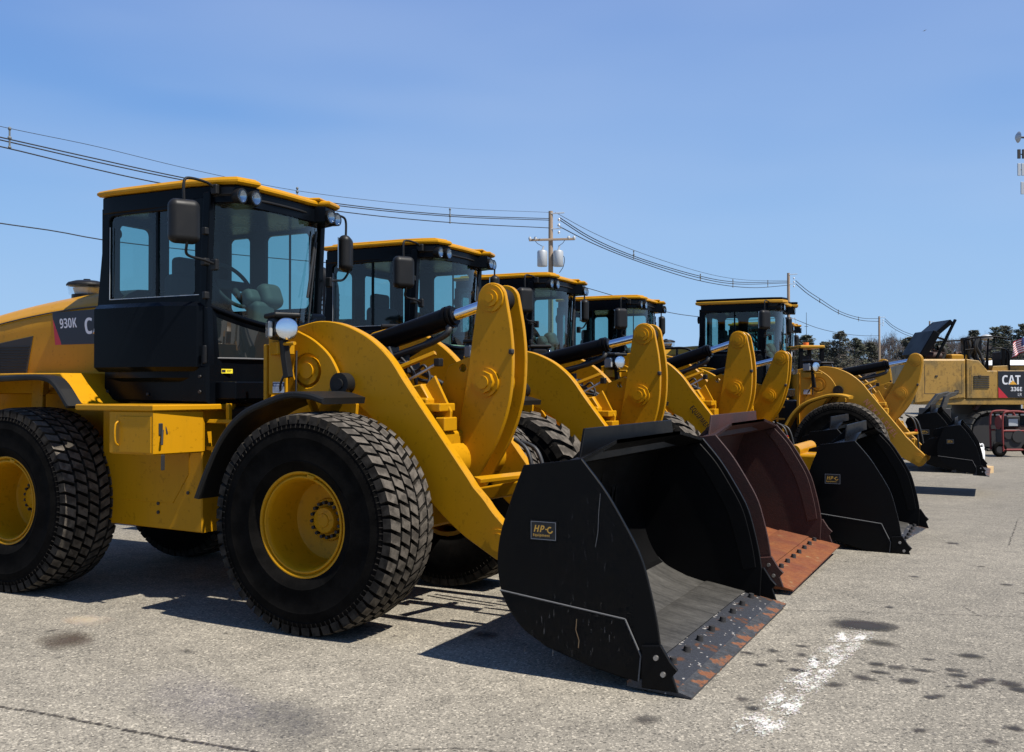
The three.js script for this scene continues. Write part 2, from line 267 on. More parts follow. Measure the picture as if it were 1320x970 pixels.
// stains, cracks and worn paint: prints on the asphalt
function groundSheet(name, x0, x1, z0, z1, tex, lift) {
  const g = sheet((u, v) => { const x = lerp(x0, x1, u), z = lerp(z1, z0, v); return [x, ground(z) + lift, z]; }, 4, 40); g.userData.keepUV = true;
  const m = setting(mesh(name, g, std({ map: tex, transparent: true, roughness: .9 }), scene)); m.castShadow = false; return m;
}
{
  const r = rng(12), X0 = -5, X1 = 9, Z0 = -9, Z1 = 5, S = 2048 / 14;
  const P = (px, py) => { const q = pxRay(px, py), t = (0 - CAM.y) / q.y; return [(CAM.x + q.x * t - X0) * S, (CAM.z + q.z * t - Z0) * S]; };
  const tex = canvasTex(2048, 2048, (x) => {
    x.clearRect(0, 0, 2048, 2048);
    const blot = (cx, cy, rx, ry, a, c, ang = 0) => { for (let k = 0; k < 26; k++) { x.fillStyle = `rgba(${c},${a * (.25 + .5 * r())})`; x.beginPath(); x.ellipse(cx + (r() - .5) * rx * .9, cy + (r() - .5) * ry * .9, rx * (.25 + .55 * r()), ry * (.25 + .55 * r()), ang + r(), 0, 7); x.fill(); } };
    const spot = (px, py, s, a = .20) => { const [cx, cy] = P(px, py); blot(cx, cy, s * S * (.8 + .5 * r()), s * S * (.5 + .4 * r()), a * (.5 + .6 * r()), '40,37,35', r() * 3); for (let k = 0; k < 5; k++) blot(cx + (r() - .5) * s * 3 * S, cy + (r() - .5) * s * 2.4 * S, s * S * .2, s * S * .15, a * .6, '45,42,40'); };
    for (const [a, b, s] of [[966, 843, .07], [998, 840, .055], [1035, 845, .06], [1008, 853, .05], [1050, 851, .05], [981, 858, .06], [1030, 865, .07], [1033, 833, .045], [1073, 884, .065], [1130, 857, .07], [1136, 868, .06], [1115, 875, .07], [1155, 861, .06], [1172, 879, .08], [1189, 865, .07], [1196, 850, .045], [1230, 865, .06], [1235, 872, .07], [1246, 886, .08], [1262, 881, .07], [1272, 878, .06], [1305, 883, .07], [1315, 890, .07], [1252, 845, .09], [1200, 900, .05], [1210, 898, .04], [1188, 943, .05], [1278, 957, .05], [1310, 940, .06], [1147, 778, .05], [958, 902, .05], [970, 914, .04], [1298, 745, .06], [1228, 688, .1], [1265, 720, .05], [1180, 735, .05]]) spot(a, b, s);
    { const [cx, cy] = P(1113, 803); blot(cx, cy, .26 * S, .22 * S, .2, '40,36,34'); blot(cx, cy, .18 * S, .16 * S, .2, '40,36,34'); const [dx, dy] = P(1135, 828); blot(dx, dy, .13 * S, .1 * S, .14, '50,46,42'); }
    { const [cx, cy] = P(82, 825); blot(cx, cy, .3 * S, .26 * S, .10, '60,46,34'); const [ex, ey] = P(240, 905); blot(ex, ey, .9 * S, .4 * S, .025, '60,60,64'); const [fx, fy] = P(370, 930); blot(fx, fy, .5 * S, .25 * S, .06, '70,70,76'); const [gx, gy] = P(110, 800); blot(gx, gy, .25 * S, .15 * S, .07, '190,175,150'); }
    const [qx, qy] = P(625, 620 + 200); blot(qx, qy, .12 * S, .1 * S, .12, '50,46,42');
    for (let k = 0; k < 70; k++) blot(r() * 2048, r() * 2048, (.02 + .1 * r() * r()) * S, (.02 + .08 * r()) * S, .05 + .05 * r(), '55,50,46');
    const crack = (pts, w, a) => { x.strokeStyle = `rgba(45,40,36,${a})`; let p = pts.map(([u, v]) => P(u, v)); for (let i = 0; i < p.length - 1; i++) { const n = 26; for (let k = 0; k < n; k++) { const f = k / n, g = (k + 1) / n; x.lineWidth = w * (.5 + r()); x.beginPath(); const j = () => (r() - .5) * 3.2; x.moveTo(lerp(p[i][0], p[i + 1][0], f) + j(), lerp(p[i][1], p[i + 1][1], f) + j()); x.lineTo(lerp(p[i][0], p[i + 1][0], g) + j(), lerp(p[i][1], p[i + 1][1], g) + j()); x.stroke(); } } };
    crack([[-30, 908], [60, 921], [160, 942], [250, 958], [340, 972], [420, 990]], 2.6, .75);
    crack([[0, 774], [140, 778], [290, 781]], 1.3, .25); crack([[1012, 783], [1200, 787], [1330, 790]], 1.8, .35);
    crack([[1240, 775], [1265, 790]], 1.5, .5); crack([[1230, 690], [1320, 702]], 1.2, .4); crack([[1300, 690], [1318, 640]], 1.6, .5); crack([[480, 968], [600, 966], [690, 975]], 1.4, .4);
  });
  groundSheet('pavement_stains', X0, X1, Z0, Z1, tex, .004);
  const paint = canvasTex(512, 2048, (x, w, h) => {
    x.clearRect(0, 0, w, h); const q = rng(8), n = fbm(90, 6, 4);
    const patch = [[.872, .035, .7], [.735, .04, 1], [.60, .05, .35], [.47, .11, .62], [.30, .05, .3], [.19, .05, .9]];
    for (let k = 0; k < 90000; k++) { const u = q(), v = q(); let d = 0; for (const [c, l, a] of patch) d = Math.max(d, a * Math.exp(-(((v - c) / l) ** 2))); d *= sstep(.5, .2, Math.abs(u - .5)) * (.1 + 1.1 * sstep(.36, .62, n(u, v * 4))); if (q() < d * .95) { x.fillStyle = `rgba(${205 + q() * 30 | 0},${203 + q() * 28 | 0},${196 + q() * 26 | 0},${(.16 + .42 * q() * q()).toFixed(2)})`; const s = 1 + q() * q() * 7; x.beginPath(); x.ellipse(u * w, v * h, s * 2, s, 0, 0, 7); x.fill(); } }
  });
  const g = sheet((u, v) => { const a = lerp(-.13, .13, u), t = lerp(1.45, -1.45, v), c = Math.cos(-.083), n = Math.sin(-.083), z = .42 - a * n + t * c; return [3.235 + a * c + t * n, ground(z) + .008, z]; }, 4, 40); g.userData.keepUV = true;
  setting(mesh('painted_line', g, std({ map: paint, transparent: true, roughness: .9 }), scene)).castShadow = false;
}

// ---------------------------------------------------------------- wheels
const tyreCache = {};
function tyreParts(style) {
  if (tyreCache[style]) return tyreCache[style];
  const R = .76, prof = [[.335, -.2], [.36, -.235], [.42, -.262], [.52, -.275], [.60, -.272], [.665, -.262], [.70, -.250], [.716, -.225], [.726, -.12], [.728, 0], [.726, .12], [.716, .225], [.70, .250], [.665, .262], [.655, .2655], [.65, .2625], [.60, .272], [.59, .2745], [.585, .2715], [.52, .275], [.44, .268], [.432, .2705], [.424, .2635], [.36, .235], [.335, .2]];
  const carcass = turned(prof, 72), T = [], T2 = [];
  const at = (r, a, w) => [r * Math.cos(a), r * Math.sin(a), w];
  const jit = rng(31);
  const block = (a0, a1, w0, w1, s0, s1, ri, ro0, ro1, ri0 = ri, ri1 = ri) => {   // angles at w0 shifted by s0, at w1 by s1
    const da = .006, dw = .006, c = [at(ri0, a0 + s0, w0), at(ri1, a0 + s1, w1), at(ri1, a1 + s1, w1), at(ri0, a1 + s0, w0),
      at(ro0, a0 + s0 + da, w0 + dw), at(ro1, a0 + s1 + da, w1 - dw), at(ro1, a1 + s1 - da, w1 - dw), at(ro0, a1 + s0 - da, w0 + dw)];
    hexa(c, T, T2);
  };
  if (style === 'block') {
    const N = 52, st = Math.PI * 2 / N;
    for (let k = 0; k < N; k++) {
      const a = k * st;
      for (const s of [-1, 1]) {
        const f = (w0, w1, sh0, sh1, r0, r1, off, wid, i0 = .715, i1 = .715) => s > 0 ? block(a + off, a + off + st * wid, w0, w1, sh0, sh1, .715, r0, r1, i0, i1) : block(a + off + st * .5, a + off + st * (.5 + wid), -w1, -w0, sh1, sh0, .715, r1, r0, i1, i0);
        f(.165, .262, 0, .05, .757, .742, 0, .80, .715, .685);
        f(.055, .157, -.06, -.004, .76, .758, st * .42, .80);
      }
      block(a + .02, a + .02 + st * .80, -.047, .047, -.03, .03, .715, .7605, .7605);
    }
  } else {
    const N = 26, st = Math.PI * 2 / N;
    for (let k = 0; k < N; k++) for (const s of [-1, 1]) {
      const a = k * st + (s < 0 ? st * .5 : 0), seg = [[.0, .09, 0, .05, .76, .76, .715, .715], [.09, .19, .05, .13, .76, .756, .715, .71], [.19, .268, .13, .17, .756, .738, .71, .665]];
      for (const [w0, w1, s0, s1, r0, r1, i0, i1] of seg) s > 0 ? block(a, a + st * .66, w0 - .004, w1 + .008, s0, s1, .71, r0, r1, i0, i1) : block(a, a + st * .66, -w1 - .008, -w0 + .004, s1, s0, .71, r1, r0, i1, i0);
    }
  }
  for (let k = 0; k < 104; k++) { const a = k / 104 * Math.PI * 2, da = .008; for (const s of [-1, 1]) { const c = [at(.655, a, s * .262), at(.655, a + da, s * .262), at(.685, a + da, s * .254), at(.685, a, s * .254), at(.657, a, s * .268), at(.657, a + da, s * .268), at(.684, a + da, s * .260), at(.684, a, s * .260)]; hexa(c, T2); } }
  const tread = fromTris(T);
  const rim = turned([[.30, -.2], [.345, -.2], [.345, -.17], [.318, -.165], [.318, .13], [.335, .17], [.335, .195], [.352, .2], [.366, .212], [.368, .224], [.358, .232], [.345, .229], [.338, .214], [.327, .21], [.322, .222], [.314, .224], [.306, .212], [.300, .19], [.292, .10], [.285, -.02], [.275, -.055], [.255, -.068], [.15, -.075], [.15, -.09]], 64);
  const ringA = new THREE.TorusGeometry(.356, .013, 10, 72).translate(0, 0, .224), ringB = new THREE.TorusGeometry(.322, .009, 8, 72).translate(0, 0, .222);
  const hub = turned([[.15, -.10], [.15, -.065], [.142, -.055], [.098, -.055], [.094, -.015], [.086, -.004], [.05, .002], [.046, .008], [.0001, .01]], 40);
  const bolt = cyl(V(0, 0, -.06), V(0, 0, -.018), .0135, .0125, 6);
  const valve = box(-.03, .03, .325, .349, .20, .245, .006);
  return tyreCache[style] = { carcass: boxUV(carcass), tread: boxUV(tread), groove: boxUV(fromTris(T2)), rim: join([rim, ringA, ringB]), hub: boxUV(hub), bolt: boxUV(bolt), valve: boxUV(valve) };
}
function wheel(parent, x, side, style, spin, rimMat) {
  const w = part('wheel', parent), q = tyreParts(style); w.position.set(x, .748, side * .925); if (side < 0) w.rotation.y = Math.PI;
  const inner = part('wheel_spin', w); w.remove(inner);       // turn is applied on the pieces to keep them one level down
  const put = (n, g, m, a = 0) => { const o = mesh(n, g, m, w); o.rotation.z = spin + a; return o; };
  put('tyre', q.carcass, M.rubber); put('tread', q.tread, M.tread); put('tread_sides', q.groove, M.treadSide); put('rim', q.rim, rimMat); put('hub', q.hub, rimMat); put('rim_clip', q.valve, rimMat, -spin * 1 - .25);
  for (let k = 0; k < 16; k++) { const b = mesh('bolt', q.bolt, M.darkSteel, w), a = k / 16 * Math.PI * 2 + spin; b.position.set(.121 * Math.cos(a), .121 * Math.sin(a), 0); }
}

// ---------------------------------------------------------------- wheel loader
function bucketPart(parent, o) {
  const b = part('bucket', parent), H = 1.247, shellM = o.rust ? M.rustDark : M.bucketBlack, floorM = o.rust ? M.rust : M.worn, edgeM = o.rust ? M.rust : M.edge;
  b.position.set((o.bx || 0) + 1.17 * (1 - (o.bs || 1)), o.by || 0, 0); b.scale.setScalar(o.bs || 1);
  // rolled shell: floor, curved back and upper lip, as an outline with thickness
  const inner = [[2.42, .062], [2.15, .118], ...sp([[1.95, .165], [1.76, .255], [1.635, .40], [1.572, .60], [1.60, .82], [1.668, 1.04], [1.725, 1.19]], 5)];
  const off = (pts, d) => pts.map((p, i) => { const a = pts[Math.max(0, i - 1)], c = pts[Math.min(pts.length - 1, i + 1)], l = Math.hypot(c[0] - a[0], c[1] - a[1]); return [p[0] - (c[1] - a[1]) / l * -d * 1, p[1] + (c[0] - a[0]) / l * d]; });
  const k = 9, fl = inner.slice(0, k), bk = inner.slice(k - 1);
  const floorIn = fl, floorOut = off(fl, .022).reverse(), backOut = off(bk, .022).reverse();
  mesh('floor', prism([...floorIn, ...floorOut], -H + .02, H - .02, .002), floorM, b);
  mesh('back', prism([...bk, ...backOut], -H + .02, H - .02, .002), shellM, b);
  // upper lip with raised middle
  mesh('upper_lip', sheetBox([[1.70, 1.175, -H], [2.085, 1.27, -H], [2.075, 1.35, -.66], [2.075, 1.35, .66], [2.085, 1.27, H], [1.70, 1.175, H]], .024), shellM, b);
  mesh('spill_guard', plateZ([[-.95, 1.22], [.95, 1.22], [.86, 1.425], [-.86, 1.425]], 1.93, .016), shellM, b);
  for (const z of [-.6, 0, .6]) mesh('gusset', prism([[1.72, 1.19], [1.93, 1.25], [1.93, 1.40]], z - .01, z + .01, .002), shellM, b);
  const side = [[1.717, 1.221], ...sp([[2.085, 1.27], [2.223, 1.104], [2.324, .949], [2.438, .743], [2.494, .556], [2.531, .386], [2.548, .27]], 3), [2.535, .06], [2.42, .045], [2.13, .10], ...sp([[1.86, .178], [1.70, .275], [1.585, .43], [1.545, .62], [1.562, .80], [1.64, 1.035]], 4)];
  for (const s of [-1, 1]) {
    const z0 = s > 0 ? H - .02 : -H - .004, z1 = s > 0 ? H + .004 : -H + .02;
    mesh('side_plate', prism(side, z0, z1, .004), shellM, b);
    // stiffener along the leading edge, inside
    const lead = sp([[2.06, 1.235], [2.19, 1.09], [2.29, .935], [2.40, .735], [2.455, .55], [2.49, .386], [2.505, .28]], 3), lead2 = [...lead].reverse().map(([x, y], i) => [x - .10 - .02 * Math.sin(i * .14), y - .03]);
    mesh('edge_stiffener', prism([...lead, ...lead2], s > 0 ? H - .036 : -H + .016, s > 0 ? H - .018 : -H + .034, .003), shellM, b);
    // lower wear plate
    mesh('wear_plate', prism([[1.566, .475], [2.35, .388], [2.44, .20], [2.425, .052], [2.13, .108], ...sp([[1.86, .186], [1.70, .283], [1.60, .42]], 4)], s > 0 ? H + .002 : -H - .014, s > 0 ? H + .014 : -H - .002, .004), shellM, b);
    // side cutter with bolts
    mesh('side_cutter', prism([[2.45, .26], [2.56, .275], [2.615, .19], [2.655, .15], [2.625, .115], [2.655, .03], [2.45, .03]], s > 0 ? H + .004 : -H - .028, s > 0 ? H + .028 : -H - .004, .005), shellM, b);
    for (const [x, y] of [[2.535, .205], [2.575, .12]]) mesh('bolt', cyl(V(x, y, s * (H + .022)), V(x, y, s * (H + .04)), .017, .014, 10), M.steel, b);
  }
  mesh('cutting_edge', prism([[2.36, .055], [2.40, .078], [2.60, .042], [2.725, .012], [2.725, .002], [2.36, .022]], -H - .012, H + .012, .002), edgeM, b);
  for (const s of [-1, 1]) { const q = [[1.566, .478], [2.35, .391], [2.442, .20], [2.428, .06]].map(([x, y]) => V(x, y, s * (H + .0115))); mesh('worn_bright_edge', [0, 1, 2].map(k => cyl(q[k], q[k + 1], .0052, .0052, 6)), M.edgeGrey, b); }  // thin grey strip for the plate's worn edge, caught light put into its colour
  mesh('edge_tip', prism([[2.635, .0365], [2.727, .0135], [2.727, .0005], [2.635, .024]], -H - .0135, H + .0135, .001), o.rust ? M.rust : M.edgeTip, b);
  if (o.scratch) mesh('scratches', quad([1.60, .12, H + .0155], [2.40, .12, H + .0155], [2.40, 1.15, H + .0155], [1.60, 1.15, H + .0155]), scratchPrint, b);
  mesh('edge_strip', prism([[2.10, .132], [2.40, .083], [2.42, .086], [2.12, .138]], -H + .02, H - .02, .001), floorM, b);
  for (let i = 0; i < 9; i++) { const z = lerp(-1.12, 1.12, i / 8); mesh('bolt', cyl(V(2.49, .055, z), V(2.495, .094, z), .026, .02, 8), M.darkSteel, b); }
  if (!o.rust) { const p = mesh('maker_plate', box(1.765, 1.935, .79, .905, H + .002, H + .012, .002), M.black, b); mesh('maker_print', quad([1.77, .795, H + .0135], [1.93, .795, H + .0135], [1.93, .90, H + .0135], [1.77, .90, H + .0135]), makerPlate, b); }
  // hinge lugs at the back
  for (const z of [-.4, .4]) for (const d of [-.06, .015]) mesh('hinge_lug', prism([[1.66, .95], [1.60, .40], [1.30, .42], [1.10, .55], [1.10, .68], [1.30, .85]], z + d, z + d + .03, .004), shellM, b);
  for (const d of [-.1, .07]) mesh('tilt_lug', prism([[1.72, 1.18], [1.62, .70], [1.45, .80], [1.36, 1.0], [1.40, 1.10]], d, d + .03, .004), shellM, b);
  return b;
}
function sheetBox(pts, t) {                    // [x, y, z] ring of six: two ends and a raised middle, as a folded plate of thickness t
  const [a, b, c, d, e, f] = pts, T = [], lo = p => [p[0], p[1] - t, p[2]], am = [a[0], a[1], c[2]], fm = [f[0], f[1], d[2]];
  for (const q of [[a, b, c, am], [am, c, d, fm], [fm, d, e, f]]) { const l = q.map(lo); hexa([...l, ...q], T); hexa([...[...q].reverse(), ...[...l].reverse()], T); }
  return fromTris(T);
}
function plateZ(zy, x, t) { return across(zy, x, x + t, .003); }

function loader(o) {
  const L = thing('wheel_loader', o.label, 'wheel loader', 'yellow wheel loaders parked in a row');
  const s = o.scale || 1, fx = o.fx || 0, Y = o.paint || M.yellow; L.scale.setScalar(s); L.position.set(o.x, ground(o.z), o.z);
  // ---- wheels
  wheel(L, fx, 1, o.tyre || 'block', o.spin || .1, Y); wheel(L, fx, -1, o.tyre2 || 'block', .3, Y); wheel(L, -3.05, 1, 'block', .22, Y); wheel(L, -3.05, -1, 'block', .05, Y);
  // ---- rear body
  const R = part('rear_body', L);
  const top = x => x > -2.7 ? 2.525 : 2.525 - .052 * (-2.7 - x) - .036 * (-2.7 - x) ** 2;
  const hoodSec = (x, v) => { const t = top(x), e = t - .17; const P = [[.60, 1.62], [.612, 1.9], [.612, e - .02], [.605, e + .0], [.585, e + .035], [.50, t - .055], [.40, t - .012], [.2, t], [0, t]]; const q = v * 2; const m = q > 1 ? 2 - q : q, i = Math.min(7.999, m * 8), k = Math.floor(i), f = i - k; return [lerp(P[k][0], P[k + 1][0], f) * (q > 1 ? -1 : 1), lerp(P[k][1], P[k + 1][1], f)]; };
  mesh('hood', [toCreasedNormals(sheet((u, v) => { const x = lerp(-5.15, -2.40, u), p = hoodSec(x, v); return [x, p[1], p[0]]; }, 30, 64), .5), box(-5.14, -2.42, 1.62, 2.0, -.58, .58)], Y, R);
  mesh('hood_seam', tube([[-5.1, top(-5.1) - .16, .607], [-4.4, top(-4.4) - .16, .6105], [-3.6, top(-3.6) - .16, .6105], [-2.9, top(-2.9) - .16, .6105], [-2.42, top(-2.42) - .16, .6105]], .007, 6), M.hose, R);
  mesh('side_grille', prism([[-4.75, 1.74], [-3.56, 1.74], [-3.46, 2.13], [-3.95, 2.07], [-4.75, 1.93]], .608, .622, .004), M.darkSteel, R);
  for (let i = 0; i < 12; i++) mesh('grille_slat', box(-4.7, -3.56 + i * .006, 1.765 + i * .024, 1.775 + i * .024, .622, .63, .003), M.plastic, R);
  if (o.decal !== false) mesh('model_decal', quad([-3.17, 2.045, .6155], [-2.30, 2.045, .6155], [-2.30, 2.345, .6155], [-3.21, 2.33, .6155]), hoodDecal, R);
  const pc = part('pre_cleaner', L); pc.position.set(-3.28, top(-3.28) - .02, .2);
  if (!o.stack) { mesh('collar', cyl(V(0, 0, 0), V(0, .06, 0), .13), M.plastic, pc); mesh('bowl', cyl(V(0, .06, 0), V(0, .14, 0), .155, .165, 28, false), M.clear, pc); mesh('vanes', cyl(V(0, .06, 0), V(0, .12, 0), .10, .12), M.galvanised, pc); mesh('cap', turned([[.0001, .05], [.10, .048], [.16, .03], [.175, .012], [.175, 0], [.0001, 0]], 28).rotateX(-Math.PI / 2).translate(0, .14, 0), M.plastic, pc); mesh('nut', cyl(V(0, .18, 0), V(0, .205, 0), .03), M.plastic, pc); }
  else { pc.name = 'exhaust_stack'; pc.position.set(-2.84, 2.40, .15); mesh('stub', cyl(V(0, 0, 0), V(0, .16, 0), .085), M.rustDark, pc); mesh('pipe', tube([[0, .14, 0], [0, .45, 0], [-.02, .56, 0], [-.12, .66, 0], [-.2, .69, 0]], .10, 16, 40), M.plastic, pc); for (let i = 0; i < 5; i++) mesh('clamp', cyl(V(0, .18 + i * .06, 0), V(0, .195 + i * .06, 0), .106), M.plastic, pc); }
  mesh('rear_frame', [box(-4.9, -1.5, .62, 1.62, -.42, .42), box(-5.3, -4.75, .8, 1.6, -.9, .9)], Y, R);
  mesh('fuel_tank', prism([[-2.42, .66], [-2.36, .56], [-1.315, .545], [-1.315, 1.5], [-2.42, 1.5]], -.74, .74, .008), Y, R);
  for (const [x, y] of [[-1.78, .75], [-1.78, .68], [-1.46, .85]]) mesh('tank_bolt', cyl(V(x, y, .738), V(x, y, .75), .014, .014, 8), M.darkSteel, R);
  mesh('tank_panel', prism([[-2.2, .76], [-1.62, .76], [-1.45, 1.0], [-1.45, 1.45], [-2.2, 1.45]], .739, .746, .003), Y, R);
  for (const s2 of [-1, 1]) {
    const F = s2 > 0 ? (a, b) => [a, b] : (a, b) => [-b, -a];
    mesh('platform', plan([[-2.42, s2 * .5], [-2.16, s2 * 1.215], [-1.335, s2 * 1.215], [-1.20, s2 * .78], [-1.20, s2 * .5]], 1.50, 1.545, .008), Y, R);
    mesh('tool_box', plan([[-1.80, s2 * .76], [-1.80, s2 * 1.2], [-1.345, s2 * 1.2], [-1.25, s2 * .80], [-1.27, s2 * .76]], 1.175, 1.50, .010), Y, R);
    mesh('tool_box_door', prism([[-1.69, 1.19], [-1.36, 1.19], [-1.36, 1.46], [-1.69, 1.46]], ...F(1.199, 1.207), .003), Y, R);
    mesh('door_handle', tube([[-1.70, 1.24, s2 * 1.205], [-1.70, 1.26, s2 * 1.23], [-1.70, 1.40, s2 * 1.23], [-1.70, 1.42, s2 * 1.205]], .008, 6), Y, R);
    mesh('latch', [box(-1.345, -1.325, 1.32, 1.41, s2 * 1.14 - .018, s2 * 1.14 + .018, .006), cyl(V(-1.325, 1.36, s2 * 1.13), V(-1.31, 1.25, s2 * 1.15), .010), cyl(V(-1.33, 1.39, s2 * 1.10), V(-1.32, 1.33, s2 * 1.09), .008)], M.hose, R);
    mesh('hanging_strap', box(-1.335, -1.325, 1.06, 1.175, s2 * 1.12 - .016, s2 * 1.12 + .016, .004), M.hose, R);
    const prof = [...sp([[-4.35, 1.40], [-4.2, 1.66], [-3.95, 1.765], [-3.2, 1.79], [-2.53, 1.79]], 4), [-2.27, 1.545], [-2.36, 1.545], [-2.56, 1.74], ...sp([[-3.2, 1.745], [-3.93, 1.72], [-4.15, 1.62], [-4.3, 1.38]], 4)];
    mesh('rear_fender', prism(prof, ...F(.58, 1.06), .008), Y, R);
    const rub = [...sp([[-4.37, 1.36], [-4.2, 1.63], [-3.95, 1.74], [-3.2, 1.765], [-2.53, 1.765], [-2.43, 1.72], [-2.25, 1.53]], 4), ...sp([[-2.30, 1.51], [-2.455, 1.68], [-2.55, 1.722], [-3.2, 1.722], [-3.93, 1.69], [-4.15, 1.58], [-4.3, 1.34]], 4)];
    mesh('fender_rubber', prism(rub, ...F(1.062, 1.2), .012), M.plastic, R);
    mesh('fender_bracket', [bar(V(-3.3, 1.62, s2 * .62), V(-2.85, 1.76, s2 * .95), .06, .03), box(-3.45, -3.30, 1.3, 1.76, s2 * .62 - .02, s2 * .62 + .02)], Y, R);
  }
  // ---- front frame
  const F = part('front_frame', L); F.position.x = fx;
  mesh('axle_housing', [box(-.42, .42, .62, 1.25, -.44, .44, .03), cyl(V(0, .748, -.75), V(0, .748, .75), .17, .17, 24), box(-1.05, -.4, .72, 1.05, -.35, .35, .03)], Y, F);
  mesh('hitch', [box(-1.35, -.95, .66, .78, -.3, .3), box(-1.35, -.9, 1.25, 1.36, -.3, .3), cyl(V(-1.12, .6, 0), V(-1.12, 1.42, 0), .07)], M.darkSteel, L);
  mesh('hitch_gap_shade', box(-1.30, -.80, .62, 1.52, -.5, .52, .03), M.plastic, L);  // black box added to fill the hitch gap with its deep shade
  mesh('drive_shaft', cyl(V(-1.6, .82, 0), V(-.4, .82, 0), .06), M.darkSteel, L);
  mesh('step_frame', [bar(V(-1.28, 1.41, .72), V(-.98, 1.41, .66), .04, .03), bar(V(-1.28, 1.20, .72), V(-.98, 1.20, .66), .04, .03), bar(V(-1.10, 1.15, .68), V(-1.10, 1.55, .68), .035, .035)], Y, L);
  for (const s2 of [-1, 1]) {
    const Q = (a, b) => s2 > 0 ? [a, b] : [-b, -a];
    mesh('tower_plate', prism([[-.78, 1.1], [-.78, 2.06], [-.60, 2.10], ...sp([[-.53, 2.105], [-.37, 2.03], [-.22, 1.91], [-.135, 1.77], [-.10, 1.66]], 4), [-.03, 1.63], [.03, 1.55], [.02, 1.45], [.3, 1.2], [.3, 1.05]], ...Q(.545, .575), .006, [circ(-.43, 1.80, .13, 20)]), Y, F);
    mesh('tower_inner', prism([[-.78, 1.1], [-.78, 1.95], [-.62, 2.02], [-.2, 1.8], [.25, 1.2], [.25, 1.05]], ...Q(.33, .36), .005), Y, F);
    mesh('tower_web', box(-.78, -.74, 1.1, 2.0, ...Q(.36, .66)), Y, F);
    mesh('lamp_bracket', box(-.70, -.53, 1.62, 2.06, ...Q(.665, .69), .008), Y, F);
    mesh('pivot_pin', [cyl(V(-.43, 1.80, s2 * .34), V(-.43, 1.80, s2 * .57), .105), cyl(V(-.43, 1.80, s2 * .56), V(-.43, 1.80, s2 * .585), .06)], Y, F);
    mesh('lift_pin', [cyl(V(-.10, 1.70, s2 * .53), V(-.10, 1.70, s2 * .62), .082), cyl(V(-.10, 1.70, s2 * .62), V(-.10, 1.70, s2 * .635), .04)], M.plastic, F);
    mesh('grease_line', tube([[-.52, 1.62, s2 * .59], [-.515, 1.75, s2 * .595], [-.52, 1.95, s2 * .585]], .008, 6), M.darkSteel, F);
    // front mudguard
    const fp = sp([[-1.02, .87], [-.92, 1.08], [-.76, 1.34], [-.58, 1.50], [-.33, 1.60], [-.155, 1.645], [.02, 1.64], [.16, 1.605]], 4), fq = [...fp].reverse().map(([x, y]) => { const a = Math.atan2(y - .75, x); return [x - .045 * Math.cos(a), y - .045 * Math.sin(a)]; });
    mesh('front_fender', prism([...fp, ...fq], ...Q(.64, 1.13), .012), o.yellowFender ? Y : M.plastic, F);
    mesh('fender_stay', bar(V(-.3, 1.45, s2 * .6), V(-.1, 1.6, s2 * .95), .05, .03), Y, F);
    // work lamp on its post
    const hl = part('headlight', L); hl.position.set(-.50 + fx, 2.105, s2 * .76); hl.rotation.y = -s2 * .55; hl.scale.setScalar(1.12);
    mesh('lamp_housing', new RoundedBoxGeometry(.20, .16, .17, 4, .05).translate(-.03, .01, 0), M.plastic, hl);
    mesh('lamp_reflector', new THREE.SphereGeometry(.074, 24, 12, 0, Math.PI * 2, 0, Math.PI / 2).scale(1, .14, 1).rotateZ(-Math.PI / 2).translate(.076, 0, 0), M.headlamp, hl);
    mesh('lamp_lens', turned([[.0001, .034], [.04, .028], [.07, .008], [.080, -.012], [.080, -.03]], 24).rotateY(Math.PI / 2).translate(.076, 0, 0), M.clear, hl);
    mesh('turn_lamp', new RoundedBoxGeometry(.16, .11, .03, 3, .014).rotateY(-s2 * .18).translate(-.03, -.006, s2 * .085), M.lampGrey, hl);
    mesh('lamp_cap', new RoundedBoxGeometry(.23, .035, .185, 2, .016).translate(-.02, .088, 0), M.plastic, hl);
    mesh('lamp_base', box(-.16, .0, -.17, -.08, -s2 * .02 - .06, -s2 * .02 + .06, .01), Y, hl);
    mesh('lamp_post', bar(V(0, -.07, 0), V(.02, -.32, -s2 * .03), .05, .05), M.plastic, hl);
    mesh('lamp_cable', tube([[0, -.28, -s2 * .02], [-.05, -.36, 0], [-.15, -.45, -s2 * .04]], .009, 6), M.hose, hl);
    mesh('lamp_stay', cyl(V(.03, -.1, s2 * .0), V(.17, -.1, -s2 * .02), .012), Y, hl);
  }
  mesh('warning_label', quad([-.655, 1.635, .6935], [-.545, 1.635, .6935], [-.545, 1.715, .6935], [-.655, 1.715, .6935]), warnLabel, F);
  // ---- boom
  const B = part('boom', L); B.position.set(fx + (o.lx || 0), o.ly || 0, 0);
  const armO = [[-.62, 2.10], ...sp([[-.547, 2.14], [-.363, 2.173], [-.19, 2.157], [-.028, 2.102], [.124, 2.02], [.28, 1.885], [.407, 1.718], [.519, 1.574]], 4), [.699, 1.347], [.93, 1.053], ...sp([[.976, .99], [1.06, .906], [1.122, .83], [1.235, .72]], 3), ...circ(1.165, .622, .118, 10, .75, -1.7), ...sp([[1.04, .566], [.887, .655], [.725, .779], [.60, .90], [.44, 1.09], [.25, 1.32], [.05, 1.51], [-.15, 1.60], [-.40, 1.655], [-.62, 1.72]], 4)];
